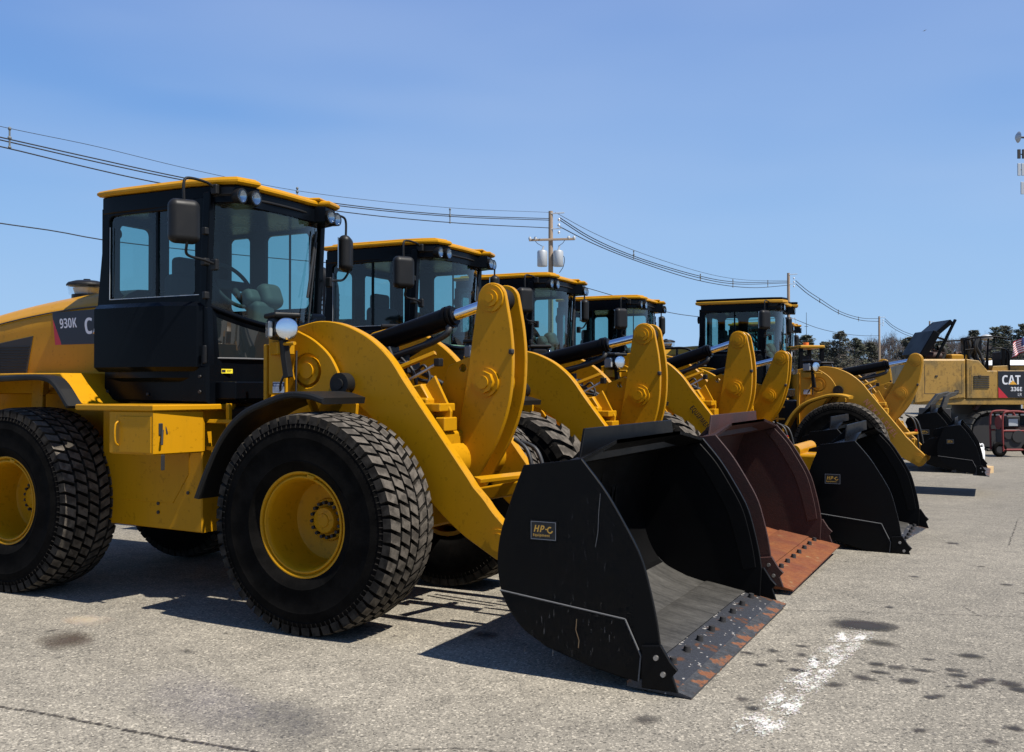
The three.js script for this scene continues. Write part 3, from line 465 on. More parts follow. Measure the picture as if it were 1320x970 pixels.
  for (const s2 of [-1, 1]) {
    const q = s2 > 0 ? [.44, .525] : [-.525, -.44];
    mesh('arm', prism(armO, ...q, .007), Y, B);
    mesh('arm_pin', [cyl(V(1.17, .625, s2 * .40), V(1.17, .625, s2 * .545), .062), cyl(V(1.17, .625, s2 * .5), V(1.17, .625, s2 * .535), .09)], Y, B);
    mesh('lift_cylinder', cyl(V(-.75, .95, s2 * .38), V(.2, 1.3, s2 * .38), .065), Y, B);
    mesh('lift_rod', cyl(V(.2, 1.3, s2 * .38), V(.5, 1.42, s2 * .38), .035), M.chrome, B);
  }
  mesh('cross_tube', [cyl(V(.58, 1.14, -.45), V(.58, 1.14, .45), .15, .15, 28), box(.40, .66, 1.08, 1.36, -.44, .44, .03)], Y, B);
  for (const z of [-.06, .03]) mesh('cross_lug', prism([[.38, 1.15], [.36, 1.50], [.50, 1.84], [.66, 1.90], ...circ(.87, 1.713, .13, 10, 1.2, -1.2), [.72, 1.10]], z, z + .03, .004, [circ(.62, 1.82, .03, 12)]), Y, B);
  mesh('cross_gusset', prism([[.30, 1.25], [.36, 1.62], [.52, 1.76], [.66, 1.5], [.62, 1.15]], .27, .30, .004), Y, B);
  mesh('valve_bracket', [box(.30, .52, 1.42, 1.60, .12, .40, .02), prism([[.30, 1.58], [.52, 1.58], [.44, 1.70], [.34, 1.68]], .16, .36, .01)], Y, B);
  mesh('stop_block', [box(.50, .64, 1.50, 1.56, .20, .42, .01), box(.60, .68, 1.36, 1.46, .24, .42, .01)], Y, B);
  mesh('kickout_rod', cyl(V(.16, 1.66, .30), V(.50, 1.86, .20), .012), M.steel, B);
  mesh('switch', [box(.47, .52, 1.83, 1.89, .17, .23, .008)], M.plastic, B);
  mesh('harness', [tube([[.10, 1.90, .1], [.24, 1.80, .12], [.33, 1.84, .14], [.38, 1.74, .14], [.34, 1.64, .2]], .011, 6), tube([[.05, 1.86, .0], [.2, 1.74, .03], [.36, 1.70, .05], [.42, 1.58, .1]], .016, 6), tube([[.08, 1.82, -.1], [.3, 1.72, -.12], [.5, 1.6, -.15], [.62, 1.4, -.2], [.86, 1.28, -.24]], .02, 6)], M.hose, B);
  mesh('manifold', [box(.02, .16, 1.78, 1.88, -.08, .1, .015), cyl(V(.09, 1.86, .02), V(.09, 1.94, .02), .03)], M.darkSteel, B);
  mesh('stay_bar', bar(V(.10, 1.78, .3), V(.48, 1.93, .22), .04, .03), Y, B);
  mesh('safety_bar', [bar(V(.95, 1.03, .43), V(1.08, 1.03, -.12), .03, .07), cyl(V(1.085, 1.05, -.12), V(1.085, 1.05, -.16), .02)], Y, B);
  mesh('safety_knob', cyl(V(1.08, 1.075, -.10), V(1.08, 1.075, -.13), .022), M.red, B);
  // bell crank, two plates with pins
  const K = part('bell_crank', L); K.position.set(fx + (o.lx || 0) + .858, (o.ly || 0) + 1.713, 0); K.rotation.z = o.bell || 0;
  const bc = [...circ(.042, .612, .115, 12, 2.9, .35), ...sp([[.165, .58], [.20, .38], [.215, .17], [.19, -.13], [.10, -.40], [-.10, -.74], [-.19, -.90]], 5), [-.27, -.92], [-.315, -.80], [-.29, -.60], [-.17, 0]];
  for (const z of [.085, -.125]) mesh('crank_plate', prism(bc, z, z + .04, .006), Y, K);
  mesh('top_pin', [cyl(V(.042, .612, .12), V(.042, .612, .142), .102, .098, 32), cyl(V(.042, .612, -.142), V(.042, .612, -.12), .098, .102, 32), cyl(V(.042, .612, -.16), V(.042, .612, .16), .066, .062, 28), cyl(V(.042, .612, -.17), V(.042, .612, .17), .034, .032, 18)], Y, K);
  mesh('middle_pin', [cyl(V(0, 0, -.15), V(0, 0, .15), .112, .106, 32), cyl(V(0, 0, -.17), V(0, 0, .185), .085, .082, 8), cyl(V(0, 0, -.19), V(0, 0, .20), .05, .048, 24)], Y, K);
  mesh('pin_keeper', [box(.19, .225, .2, .24, .11, .15)], M.darkSteel, K);
  mesh('spacer', cyl(V(.042, .612, -.085), V(.042, .612, .085), .085), M.plastic, K);
  mesh('tilt_link', bar(V(-.24, -.86, 0), V(.46, -.72, 0), .12, .10), Y, K);
  // tilt cylinder with its pipes
  const C = part('tilt_cylinder', L), dir = V(fx + (o.lx || 0) + .9, (o.ly || 0) + 2.325, 0), tp = V(.042, .612, 0).applyAxisAngle(V(0, 0, 1), o.bell || 0), end = V(fx + (o.lx || 0) + .858 + tp.x, (o.ly || 0) + 1.713 + tp.y, 0), root = V(-.62 + fx, 1.905, 0), on = t => root.clone().lerp(end, t);
  mesh('barrel', [cyl(on(.02), on(.70), .082, .082, 28)], M.black, C); mesh('gland', [cyl(on(.70), on(.715), .09), cyl(on(.725), on(.735), .088), cyl(on(.715), on(.725), .08), cyl(on(.735), on(.75), .07)], M.black, C);
  mesh('rod', cyl(on(.75), on(.97), .042, .042, 24), M.chrome, C);
  mesh('pipe', [tube([on(.1).add(V(0, -.16, .05)), on(.4).add(V(0, -.16, .05)), on(.66).add(V(0, -.145, .045)), on(.73).add(V(0, -.11, .04)), on(.72).add(V(0, -.06, .03))], .028, 8), tube([on(.12).add(V(0, -.19, -.01)), on(.45).add(V(0, -.18, -.01)), on(.62).add(V(0, -.12, 0))], .024, 8), box(on(.36).x, on(.36).x + .06, on(.36).y - .17, on(.36).y - .06, -.05, .07)], M.hose, C);
  mesh('hose', [tube([[.0 + fx, 1.98, .12], [.12 + fx, 1.86, .2], [.25 + fx, 1.84, .22], [.3 + fx, 1.7, .2], [.27 + fx, 1.55, .18]], .014, 6), tube([[.9 + fx, 1.28, -.25], [1.02 + fx, 1.2, -.22], [1.09 + fx, .95, -.2], [1.12 + fx, .6, -.2]], .017, 6), tube([[.92 + fx, 1.26, -.32], [1.06 + fx, 1.2, -.3], [1.15 + fx, .95, -.28], [1.2 + fx, .6, -.26]], .017, 6)], M.hose, C);
  if (o.boomText) { const [a, b, h, m] = o.boomText, P0 = V(a[0], a[1], .5275), P1 = V(b[0], b[1], .5275), n = V(-(P1.y - P0.y), P1.x - P0.x, 0).normalize().multiplyScalar(h); mesh('boom_lettering', quad(P0.toArray(), P1.toArray(), P1.clone().add(n).toArray(), P0.clone().add(n).toArray()), m, B); }
  if (o.bucket) { const bb = { ...o.bucket, bx: fx + (o.lx || 0) + (o.bucket.bx || 0) }; bucketPart(L, bb); if (o.bucket.coupler) mesh('coupler', [box(1.12 + bb.bx - o.bucket.bx, 1.7 + bb.bx - .1, .45, 1.0, -.5, .5, .04), cyl(V(1.3 + bb.bx, 1.03, -.55), V(1.3 + bb.bx, 1.03, .55), .075)], Y, B.parent); }
  // ---- cab
  const K2 = part('cab', L);
  mesh('side_cover', [plan([[-2.46, .5], [-2.46, .78], [-2.36, .88], [-1.68, .88], [-1.36, .76], [-1.30, .66], [-1.30, .5]], 1.80, 2.345, .035), plan([[-2.40, .5], [-2.38, .74], [-1.9, .82], [-1.66, .82], [-1.40, .72], [-1.36, .5]], 1.72, 1.84, .03)], M.cab, K2);
  mesh('lower_skirt', prism([[-2.42, 1.56], [-1.26, 1.545], [-1.26, 1.85], [-2.42, 1.85]], -.7, .74, .02), M.cab, K2);
  mesh('cab_floor', box(-2.4, -1.05, 1.58, 1.72, -.66, .66), M.cab, K2);
  mesh('far_side_cover', box(-2.42, -1.26, 1.7, 2.34, -.74, -.5, .04), M.cab, K2);
  const sw = [[-2.53, 2.30], [-1.30, 2.30], [-1.285, 3.16], [-2.43, 3.16]];
  mesh('side_frame', prism(sw, .665, .715, .006, [rrect(-2.385, -1.43, 2.395, 3.09, .05)]), M.cab, K2);
  mesh('side_frame', prism(sw, -.715, -.665, .006, [rrect(-2.38, -2.12, 2.395, 3.085, .05), rrect(-1.93, -1.42, 2.395, 3.085, .05)]), M.cab, K2);
  mesh('side_window', quad([-2.39, 2.38, .695], [-1.36, 2.38, .695], [-1.36, 3.10, .695], [-2.39, 3.10, .695]), M.glass, K2);
  mesh('side_window', quad([-2.40, 2.38, -.69], [-2.1, 2.38, -.69], [-2.1, 3.1, -.69], [-2.40, 3.1, -.69]), M.glass, K2);
  mesh('side_window', quad([-1.94, 2.38, -.69], [-1.35, 2.38, -.69], [-1.35, 3.1, -.69], [-1.94, 3.1, -.69]), M.glass, K2);
  mesh('window_divider', box(-1.86, -1.835, 2.385, 3.095, .685, .708, .004), M.cab, K2); mesh('door_divider', box(-1.66, -1.645, 2.385, 3.095, -.70, -.68, .004), M.cab, K2);
  mesh('window_bead', [bar(V(-2.375, 2.40, .716), V(-1.378, 2.40, .716), .004, .006), bar(V(-2.374, 2.40, .717), V(-2.37, 3.0, .717), .004, .006)], M.galvanised, K2);
  mesh('rear_frame', across([[-.70, 2.30], [.70, 2.30], [.70, 3.16], [-.70, 3.16]], -2.49, -2.44, .005, [rrect(-.58, .02, 2.45, 3.06, .06), rrect(.2, .56, 2.45, 3.06, .06)]), M.cab, K2);
  mesh('rear_window', [quad([-2.465, 2.43, -.6], [-2.465, 2.43, .04], [-2.465, 3.08, .04], [-2.465, 3.08, -.6]), quad([-2.465, 2.43, .18], [-2.465, 2.43, .58], [-2.465, 3.08, .58], [-2.465, 3.08, .18])].map(g => { g.userData.keepUV = true; return g; })[0], M.glass, K2);
  mesh('rear_window', quad([-2.465, 2.43, .18], [-2.465, 2.43, .58], [-2.465, 3.08, .58], [-2.465, 3.08, .18]), M.glass, K2);
  const bow = u => .16 * (1 - Math.abs(u) ** 2.4), ws = (u, y, d = 0) => [-1.335 + bow(u) + .05 * (y - 2.3) + d, y, .665 * u];
  const yb = u => 2.30 - .14 * (1 - u * u);
  const wsG = sheet((a, b) => { const u = a * 2 - 1; return ws(u, lerp(yb(u), 3.19, b)); }, 24, 6); wsG.userData.keepUV = true;
  mesh('windshield', wsG, M.glass, K2);
  for (const s2 of [-1, 1]) mesh('front_pillar', [bar(V(-1.345, 2.26, s2 * .685), V(-1.30, 3.2, s2 * .685), .065, .075), bar(V(-1.31, 1.56, s2 * .685), V(-1.345, 2.3, s2 * .685), .07, .10)], M.cab, K2);
  mesh('pillar_hinge', [box(-1.325, -1.28, 2.86, 2.92, .70, .75), box(-1.325, -1.275, 2.62, 2.68, .70, .76), box(-1.32, -1.28, 2.36, 2.42, .70, .75)], M.plastic, K2);
  const lowF = sheet((a, b) => { const u = a * 2 - 1; return ws(u, lerp(1.56, yb(u) + .015, b), -.005); }, 24, 4);
  mesh('front_panel', lowF, M.cab, K2);
  const lip = []; for (let i = 0; i <= 16; i++) { const u = i / 8 - 1; lip.push(ws(u, yb(u) + .012, .012)); } mesh('windshield_lip', tube(lip, .022, 8, 48), M.cab, K2);
  const lowG = sheet((a, b) => { const u = lerp(.2, .93, a); return ws(u, lerp(1.91, yb(u) - .05, b), .008); }, 12, 2); lowG.userData.keepUV = true; mesh('lower_window', lowG, M.darkGlass, K2);
  mesh('caution_label', quad([-1.262, 1.785, .6], [-1.232, 1.785, .50], [-1.232, 1.82, .50], [-1.262, 1.82, .6]), yellowLabel, K2);
  mesh('door_handle', [box(-1.30, -1.27, 1.86, 2.0, .735, .76, .008)], M.plastic, K2);
  for (const [x, y] of [[-2.36, 1.64], [-1.9, 1.62], [-1.34, 1.64], [-1.34, 1.76]]) mesh('cover_bolt', cyl(V(x, y, .738), V(x, y, .752), .014, .012, 8), M.darkSteel, K2);
  const wsE = []; for (let i = 0; i <= 16; i++) { const u = i / 8 - 1; wsE.push(ws(u, 3.185, .006)); } mesh('windshield_seal', tube(wsE, .012, 6, 40), M.plastic, K2);
  mesh('lower_window_seal', tube([ws(.2, 1.905, .012), ws(.55, 1.905, .012), ws(.93, 1.905, .012)].map(p => V(...p)), .008, 6), M.edgeGrey, K2);
  // roof
  const rp = s2 => [[-2.49, s2 * .75], [-2.35, s2 * .765], [-1.45, s2 * .745], [-1.20, s2 * .70], [-1.05, s2 * .645], [-1.0, s2 * .44], [-1.10, s2 * .405]];
  const ring = [...rp(1), ...sp([[-1.11, .3], [-1.10, 0], [-1.11, -.3]], 4), ...rp(-1).reverse()];
  const inset = k => ring.map(([x, z]) => [(x + 1.75) * k - 1.75, z * k]);
  if (o.darkRoof) { mesh('roof', plan(inset(1.06), 3.235, 3.29, .012), Y, K2); mesh('roof_cap', plan(inset(1.05), 3.292, 3.33, .012), M.black, K2); }
  else mesh('roof', [plan(ring, 3.255, 3.303, .016), plan(inset(.9), 3.30, 3.33, .012), box(-2.44, -2.3, 3.3, 3.335, -.5, .5, .01)], Y, K2);
  mesh('roof_liner', plan(inset(.955), 3.11, 3.254, .01), M.cab, K2);
  for (const s2 of [-1, 1]) {
    mesh('lamp_pod', plan([[-1.28, s2 * .70], [-1.10, s2 * .64], [-1.06, s2 * .45], [-1.26, s2 * .43]], 3.16, 3.253, .02), M.plastic, K2);
    for (const z of [.60, .475]) {
      const X = z > .5 ? -1.07 : -1.04;
      mesh('roof_lamp', turned([[.0001, -.05], [.045, -.05], [.058, -.02], [.06, .028], [.052, .03]], 20).rotateY(Math.PI / 2).translate(X, 3.165, s2 * z), M.plastic, K2);
      mesh('lamp_reflector', turned([[.0001, 0], [.05, .024]], 20).rotateY(Math.PI / 2).translate(X, 3.165, s2 * z), M.reflector, K2);
      mesh('lamp_lens', cyl(V(X + .027, 3.165, s2 * z), V(X + .031, 3.165, s2 * z), .051, .05, 20), M.clear, K2);
    }
    // mirror on bent arms
    const mi = part('mirror', L); mi.position.set(-1.25, 2.92, s2 * 1.0);
    const tilt = s2 > 0 ? .5 : -.5;
    mesh('mirror_shell', new RoundedBoxGeometry(.12, .335, .235, 5, .058).rotateY(-tilt), M.plastic, mi);
    mesh('mirror_glass', new RoundedBoxGeometry(.01, .29, .17, 2, .004).translate(-.058, 0, 0).rotateY(-tilt), M.mirror, mi);
    mesh('mirror_arm', [tube([[.02, .31, -s2 * .27], [.02, .33, -s2 * .22], [0, .33, -s2 * .02], [0, .30, s2 * .0], [0, .14, 0]], .011, 8), tube([[.03, -.29, -s2 * .28], [.02, -.27, -s2 * .2], [.0, -.24, -s2 * .03], [.03, -.17, 0], [.04, -.08, 0]], .011, 8), box(0, .06, .25, .33, -s2 * .29 - .02, -s2 * .29 + .02), box(0, .06, -.34, -.25, -s2 * .29 - .02, -s2 * .29 + .02)], M.plastic, mi);
  }
  mesh('rear_work_lamp', turned([[.0001, -.06], [.05, -.05], [.07, .02], [.0001, .03]], 18).rotateY(-Math.PI / 2).translate(-2.53, 2.98, .55), M.plastic, K2);
  // inside the cab
  mesh('seat', [box(-2.28, -2.12, 2.0, 2.66, -.25, .25, .06), box(-2.3, -1.75, 1.95, 2.10, -.26, .26, .05), box(-2.3, -2.18, 2.64, 2.82, -.14, .14, .04), box(-2.2, -1.8, 1.7, 1.97, -.18, .18), box(-2.15, -1.8, 2.2, 2.26, .28, .36, .02), box(-2.15, -1.8, 2.2, 2.26, -.36, -.28, .02)], M.seat, K2);
  const stw = new THREE.TorusGeometry(.215, .017, 10, 36).rotateX(Math.PI / 2).rotateZ(-1.0); stw.translate(-1.56, 2.53, .16);
  mesh('steering_wheel', [stw, cyl(V(-1.57, 2.52, .16), V(-1.42, 2.30, .06), .03), box(-1.59, -1.54, 2.49, 2.57, -.03, .35, .015), cyl(V(-1.44, 1.72, .02), V(-1.40, 2.34, .02), .06)], M.seat, K2);
  mesh('dashboard', [new RoundedBoxGeometry(.15, .22, .24, 5, .07).rotateZ(.35).translate(-1.38, 2.45, -.10), new RoundedBoxGeometry(.13, .14, .16, 4, .05).rotateZ(.5).translate(-1.44, 2.43, .07), box(-1.46, -1.32, 2.1, 2.4, -.12, .12, .05)], M.dash, K2);
  mesh('dash_tray', plan([[-1.36, .56], [-1.25, .3], [-1.215, 0], [-1.25, -.3], [-1.36, -.56], [-1.44, -.5], [-1.44, .5]], 2.18, 2.21, .008), M.tray, K2);
  mesh('wiper', [bar(V(-1.16, 2.20, -.34), V(-1.165, 2.95, -.46), .012, .012), bar(V(-1.15, 2.45, -.32), V(-1.18, 3.05, -.48), .02, .014)], M.hose, K2);
  if (o.beacon) mesh('beacon', [cyl(V(-1.30, 3.20, -.82), V(-1.30, 3.32, -.82), .05, .04)], M.red, K2);
  if (o.rails) mesh('hand_rail', [tube([[-1.3, 1.6, -.95], [-1.3, 2.35, -.95], [-1.28, 2.5, -.95], [-1.1, 2.52, -.95], [-.75, 2.5, -.95], [-.6, 2.35, -.95], [-.45, 1.7, -.95]], .022, 8), tube([[-.95, 1.6, -.95], [-.95, 2.5, -.95]], .02, 8), tube([[-1.3, 2.05, -.95], [-.55, 2.1, -.95]], .018, 8)], M.plastic, L);
  return L;
}
const L1 = loader({ label: 'yellow wheel loader numbered 930K with black bucket and chunky clean tyres', x: 0, z: 0, bucket: { scratch: true } });
const L2 = loader({ label: 'yellow wheel loader with rust-red bucket, beside the loader numbered 930K', x: -.05, z: -3.05, lx: .15, ly: -.06, tyre: 'lug', stack: true, bucket: { rust: true, bx: -.15, by: .06 } });
const L3 = loader({ label: 'yellow wheel loader with black lettering along its lift arm', x: -.08, z: -5.95, fx: .42, ly: .06, boomText: [[.36, 1.46], [1.06, .62], .12, boomPrint], beacon: true, tyre: 'lug', bucket: { bx: .36, by: -.06, coupler: true } });
const L4 = loader({ label: 'yellow wheel loader with handrails beside its cab, next to the black-capped loader', x: .12, z: -8.95, rails: true, bell: -.24, bucket: { bx: -.05 } });
const L5 = loader({ label: 'larger yellow wheel loader with black-capped cab roof and faded red lettering on its arm', x: 1.55, z: -13.3, scale: 1.1, darkRoof: true, decal: false, paint: M.yellowOld, yellowFender: true, bell: -.32, ly: -.06, boomText: [[.26, 1.56], [.96, .72], .16, nextPrint], bucket: { bx: .05, by: .34, bs: .64 } });
const L6 = loader({ label: 'partly hidden yellow wheel loader parked behind the black-capped loader', x: .57, z: -19.3, scale: 1.09, decal: false, paint: M.yellowOld, bucket: {} });

// ---------------------------------------------------------------- excavator at the far end of the row
const GY = -.3;
function stand(px, d) { const p = atDepth(px, 498, d); return V(p.x, GY, p.z); }       // a spot on the far yard at that depth
function place(o, px, d, turn = 0) { o.position.copy(stand(px, d)); o.rotation.y = TH + turn; return o; }
{
  const E = place(thing('excavator', 'faded yellow tracked excavator with its engine cover raised', 'excavator'), 1250, 29.5);
  const k = 29.5 / FPX, X = px => (px - 1250) * k, Yp = py => (1.684 - (py - 498) * k) - GY;
  const U = part('upper_body', E), D = -2.9;                                          // the body reaches back from its near side
  const pane = (name, pts, z0, z1, m, bev = .012) => mesh(name, prism(pts.map(([x, y]) => [X(x), Yp(y)]), z0, z1, bev), m, U);
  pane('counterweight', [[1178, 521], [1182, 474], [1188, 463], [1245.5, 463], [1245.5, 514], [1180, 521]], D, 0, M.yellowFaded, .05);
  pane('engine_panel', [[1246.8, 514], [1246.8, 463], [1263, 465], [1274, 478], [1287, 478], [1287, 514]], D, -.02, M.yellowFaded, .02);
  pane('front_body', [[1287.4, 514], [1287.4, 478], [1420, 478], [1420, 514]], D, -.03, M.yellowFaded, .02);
  mesh('side_decal', quad([X(1288), Yp(513), -.022], [X(1330), Yp(513), -.022], [X(1330), Yp(478.5), -.022], [X(1287.6), Yp(478.5), -.022]), rearDecal, U);
  for (let i = 0; i < 7; i++) mesh('vent_slat', box(X(1256), X(1276), Yp(500 - i * 2.4), Yp(499 - i * 2.4), -.02, .004, .004), M.darkSteel, U);
  for (const [x0, y0, x1, y1] of [[1192, 508, 1192.6, 470], [1192, 508, 1240, 507.4], [1240, 508, 1240.6, 470], [1252, 508, 1252.6, 472]]) mesh('panel_seam', box(X(x0), X(x1), Yp(y0), Yp(y1), -.002, .003, .001), M.darkSteel, U);
  for (const x of [1206, 1262]) mesh('door_latch', box(X(x), X(x + 3), Yp(486), Yp(484), -.02, .02, .004), M.darkSteel, U);
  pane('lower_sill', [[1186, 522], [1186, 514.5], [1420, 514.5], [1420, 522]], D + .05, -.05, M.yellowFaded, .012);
  mesh('panel_handle', box(X(1231), X(1236), Yp(507), Yp(503), 0, .02, .005), M.darkSteel, U);
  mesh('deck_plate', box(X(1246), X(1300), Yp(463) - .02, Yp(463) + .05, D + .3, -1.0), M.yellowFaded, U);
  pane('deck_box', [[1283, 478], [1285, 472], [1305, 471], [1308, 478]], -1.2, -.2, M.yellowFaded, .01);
  // raised engine cover on its stays
  const C = part('engine_cover', E);
  const slab = (name, a, b, t, z0, z1, m) => mesh(name, bar(V(X(a[0]), Yp(a[1]), (z0 + z1) / 2), V(X(b[0]), Yp(b[1]), (z0 + z1) / 2), z1 - z0, t), m, C);
  slab('cover_panel', [1195, 459], [1214, 427], .24, -1.7, -.25, M.black); slab('cover_panel', [1214, 430], [1234, 413], .14, -1.6, -.3, M.black);
  slab('cover_frame', [1214, 462], [1239, 411], .07, -.4, -.3, M.black); slab('cover_frame', [1214, 462], [1239, 411], .07, -1.6, -1.5, M.black);
  slab('cover_frame', [1211, 433], [1227, 438], .05, -.4, -.3, M.black); slab('cover_stay', [1209, 448], [1230, 455], .035, -.6, -.56, M.rustDark);
  // engine under the cover
  const N = part('engine', E);
  mesh('exhaust_pipe', tube([V(X(1203), Yp(459), -.8), V(X(1218), Yp(458), -.8), V(X(1228), Yp(459), -.8)], .13, 12), M.rustDark, N);
  mesh('intake_elbow', tube([V(X(1232), Yp(463), -.9), V(X(1235), Yp(452), -.9), V(X(1232), Yp(447), -.9), V(X(1226), Yp(447), -.9)], .08, 10), M.darkSteel, N);
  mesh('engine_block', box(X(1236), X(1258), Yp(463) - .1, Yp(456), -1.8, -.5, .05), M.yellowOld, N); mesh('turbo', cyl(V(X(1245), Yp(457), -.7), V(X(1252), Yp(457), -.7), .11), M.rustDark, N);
  // guard rails
  const rail = (pts, r = .028, z = -.2) => mesh('rail', tube(pts.map(([x, y]) => V(X(x), Yp(y), z)), r, 8), M.black, part('guard_rail', E));
  rail([[1248, 463], [1248, 450], [1249, 438], [1256, 436], [1270, 434], [1290, 434], [1306, 437]]); rail([[1248, 451], [1260, 450]]); rail([[1275, 478], [1277, 460], [1279, 452], [1296, 449], [1304, 453], [1306, 478]]); rail([[1278, 476], [1278, 448], [1279, 436]]); rail([[1248, 463], [1248, 450], [1249, 438], [1256, 436], [1290, 434]], .028, -2.4);
  for (let i = 0; i < 16; i++) { const r = rng(i + 3), x = 1258 + r() * 18, z = -.4 - r() * .8; mesh('hydraulic_hose', tube([V(X(x), Yp(434 + r() * 4), z), V(X(x + r() * 8 - 4), Yp(445), z), V(X(x + r() * 10 - 3), Yp(457), z - .1), V(X(x + 6 + r() * 6), Yp(474), z)], .04 + r() * .03, 7), M.hose, E); }
  mesh('valve_block', box(X(1262), X(1279), Yp(452), Yp(433), -1.2, -.6, .03), M.darkSteel, E); mesh('light_cover', new THREE.SphereGeometry(.14, 14, 10).scale(1.4, .7, 1).translate(X(1285), Yp(434), -.6), M.galvanised, E);
  for (const x of [1305, 1311]) mesh('cab_post', box(X(x) - .05, X(x) + .05, Yp(479), Yp(448), -.6, -.5), M.black, E);
  mesh('cab_seat', box(X(1306), X(1318), Yp(477), Yp(452), -1.3, -.7, .05), M.seat, E);
  // swing bearing, tracks
  mesh('swing_bearing', cyl(V(X(1300), Yp(535), -1.4), V(X(1300), Yp(521), -1.4), 1.0, 1.0, 36), M.darkSteel, E);
  mesh('car_body', box(X(1268), X(1400), Yp(560), Yp(533), -2.4, -.5, .05), M.darkSteel, E);
  for (const z of [-.42, -3.0]) {
    const T = part('track', E), x0 = 1250, x1 = 1420, yt = 531, ybm = 582, rr = (Yp(yt) - Yp(ybm)) / 2, cy = (Yp(yt) + Yp(ybm)) / 2, xa = X(x0) + rr, xb = X(x1), n = 46;
    mesh('track_frame', box(xa, xb, cy - .22, cy + .2, z + .02, z + .34, .04), M.rustDark, T);
    mesh('idler', cyl(V(xa, cy, z + .02), V(xa, cy, z + .36), rr * .78, rr * .78, 30), M.darkSteel, T);
    for (let i = 0; i < 7; i++) mesh('roller', cyl(V(lerp(xa + .3, xb, i / 7), Yp(ybm) + .22, z + .0), V(lerp(xa + .3, xb, i / 7), Yp(ybm) + .22, z + .38), .15, .15, 18), M.darkSteel, T);
    const pads = []; for (let x = xa; x < xb; x += .19) { pads.push([x, cy + rr, 0]); pads.push([x, cy - rr + .05, 0]); } for (let a = 1; a < 9; a++) { const t = Math.PI / 2 + a / 9 * Math.PI; pads.push([xa + rr * Math.cos(t), cy + rr * Math.sin(t), t - Math.PI / 2]); }
    for (const [x, y, t] of pads) { const m = mesh('track_pad', trackPad, M.worn2, T); m.position.set(x, y, z + .19); m.rotation.z = t; }
    mesh('chain_link', linkRow(xa, xb, cy + rr - .09, z + .36), M.steel, T);
  }
  mesh('debris_guard', bar(V(X(1262), Yp(529), -.3), V(X(1268), Yp(520), -.3), .2, .1), M.rustDark, E);
}
function linkRow(xa, xb, y, z) { const gs = []; for (let x = xa; x < xb; x += .19) gs.push(box(x + .02, x + .15, y - .03, y + .03, z, z + .03, .012)); return join(gs); }
// ---------------------------------------------------------------- small things by the excavator
{
  const W = place(thing('welder_cart', 'red framed engine cart on small wheels before the excavator track', 'cart'), 1300, 27.4), k = 27.4 / FPX, X = px => (px - 1300) * k, Yp = py => (1.684 - (py - 498) * k) - GY;
  for (const z of [-.35, .35]) { const f = part('side_frame', W); mesh('tube', tube([V(X(1285), Yp(581), z), V(X(1285), Yp(535), z), V(X(1287), Yp(531.5), z), V(X(1312), Yp(531.5), z), V(X(1316), Yp(535), z), V(X(1317), Yp(560), z), V(X(1315), Yp(581), z)], .03, 8, 40), M.redOld, f); mesh('tube', tube([V(X(1285), Yp(555), z), V(X(1316), Yp(555), z)], .025, 8), M.redOld, f); mesh('tube', tube([V(X(1285), Yp(579), z), V(X(1315), Yp(579), z)], .03, 8), M.redOld, f); }
  mesh('motor', [box(X(1289), X(1312), Yp(572), Yp(553), -.28, .28, .04), cyl(V(X(1292), Yp(560), .28), V(X(1292), Yp(560), .36), .12), cyl(V(X(1304), Yp(562), .28), V(X(1304), Yp(562), .38), .17)], M.darkSteel, W);
  mesh('control_box', box(X(1292), X(1309), Yp(551), Yp(536), -.25, .25, .03), M.darkSteel, W); mesh('gauge_panel', box(X(1294), X(1306), Yp(549), Yp(540), .25, .27, .01), M.galvanised, W); mesh('lower_panel', box(X(1287), X(1314), Yp(580), Yp(564), .2, .33, .01), M.darkSteel, W); mesh('tank', cyl(V(X(1289), Yp(545), -.1), V(X(1312), Yp(545), -.1), .2), M.redOld, W);
  for (const x of [1281, 1318]) { const w = part('wheel', W); mesh('tyre', new THREE.TorusGeometry(.15, .06, 10, 24).translate(X(x), .21, .32), M.rubber, w); mesh('rim', cyl(V(X(x), .21, .28), V(X(x), .21, .36), .1), M.darkSteel, w); }
  const drum = place(thing('plastic_jug', 'white plastic jug on the ground behind the raised bucket', 'jug'), 1260, 24.5); mesh('body', turned([[.0001, 0], [.15, 0], [.17, .03], [.17, .34], [.14, .42], [.05, .46], [.05, .5], [.0001, .5]], 24).rotateX(-Math.PI / 2), M.white, drum); mesh('cap', cyl(V(0, .49, 0), V(0, .54, 0), .06), M.white, drum); mesh('handle', tube([[.03, .46, 0], [.12, .52, 0], [.16, .40, 0]], .02, 6), M.white, drum);
  const lum = place(thing('timber_block', 'short squared timber lying beside the white jug', 'timber'), 1263, 22.0, .5); mesh('timber', box(-.35, .35, 0, .16, -.1, .1, .006), M.lumber, lum);
  const A = place(thing('grapple_frame', 'pale bare metal frame propped upright behind the raised bucket', 'attachment'), 1205, 26); const q = 26 / FPX, Xa = px => (px - 1205) * q, Ya = py => (1.684 - (py - 498) * q) - GY;
  mesh('arm', prism([[1192, 528], [1208, 508], [1222, 505], [1224, 509], [1212, 513], [1196, 530]].map(([x, y]) => [Xa(x), Ya(y)]), -.1, .1, .01), M.worn2, A); mesh('arm', prism([[1207, 527], [1213, 511], [1221, 506], [1230, 505], [1226, 510], [1218, 513], [1213, 528]].map(([x, y]) => [Xa(x), Ya(y)]), .15, .3, .01), M.worn2, A); mesh('foot', box(Xa(1190), Xa(1220), 0, Ya(526), -.3, .3, .03), M.darkSteel, A);
}
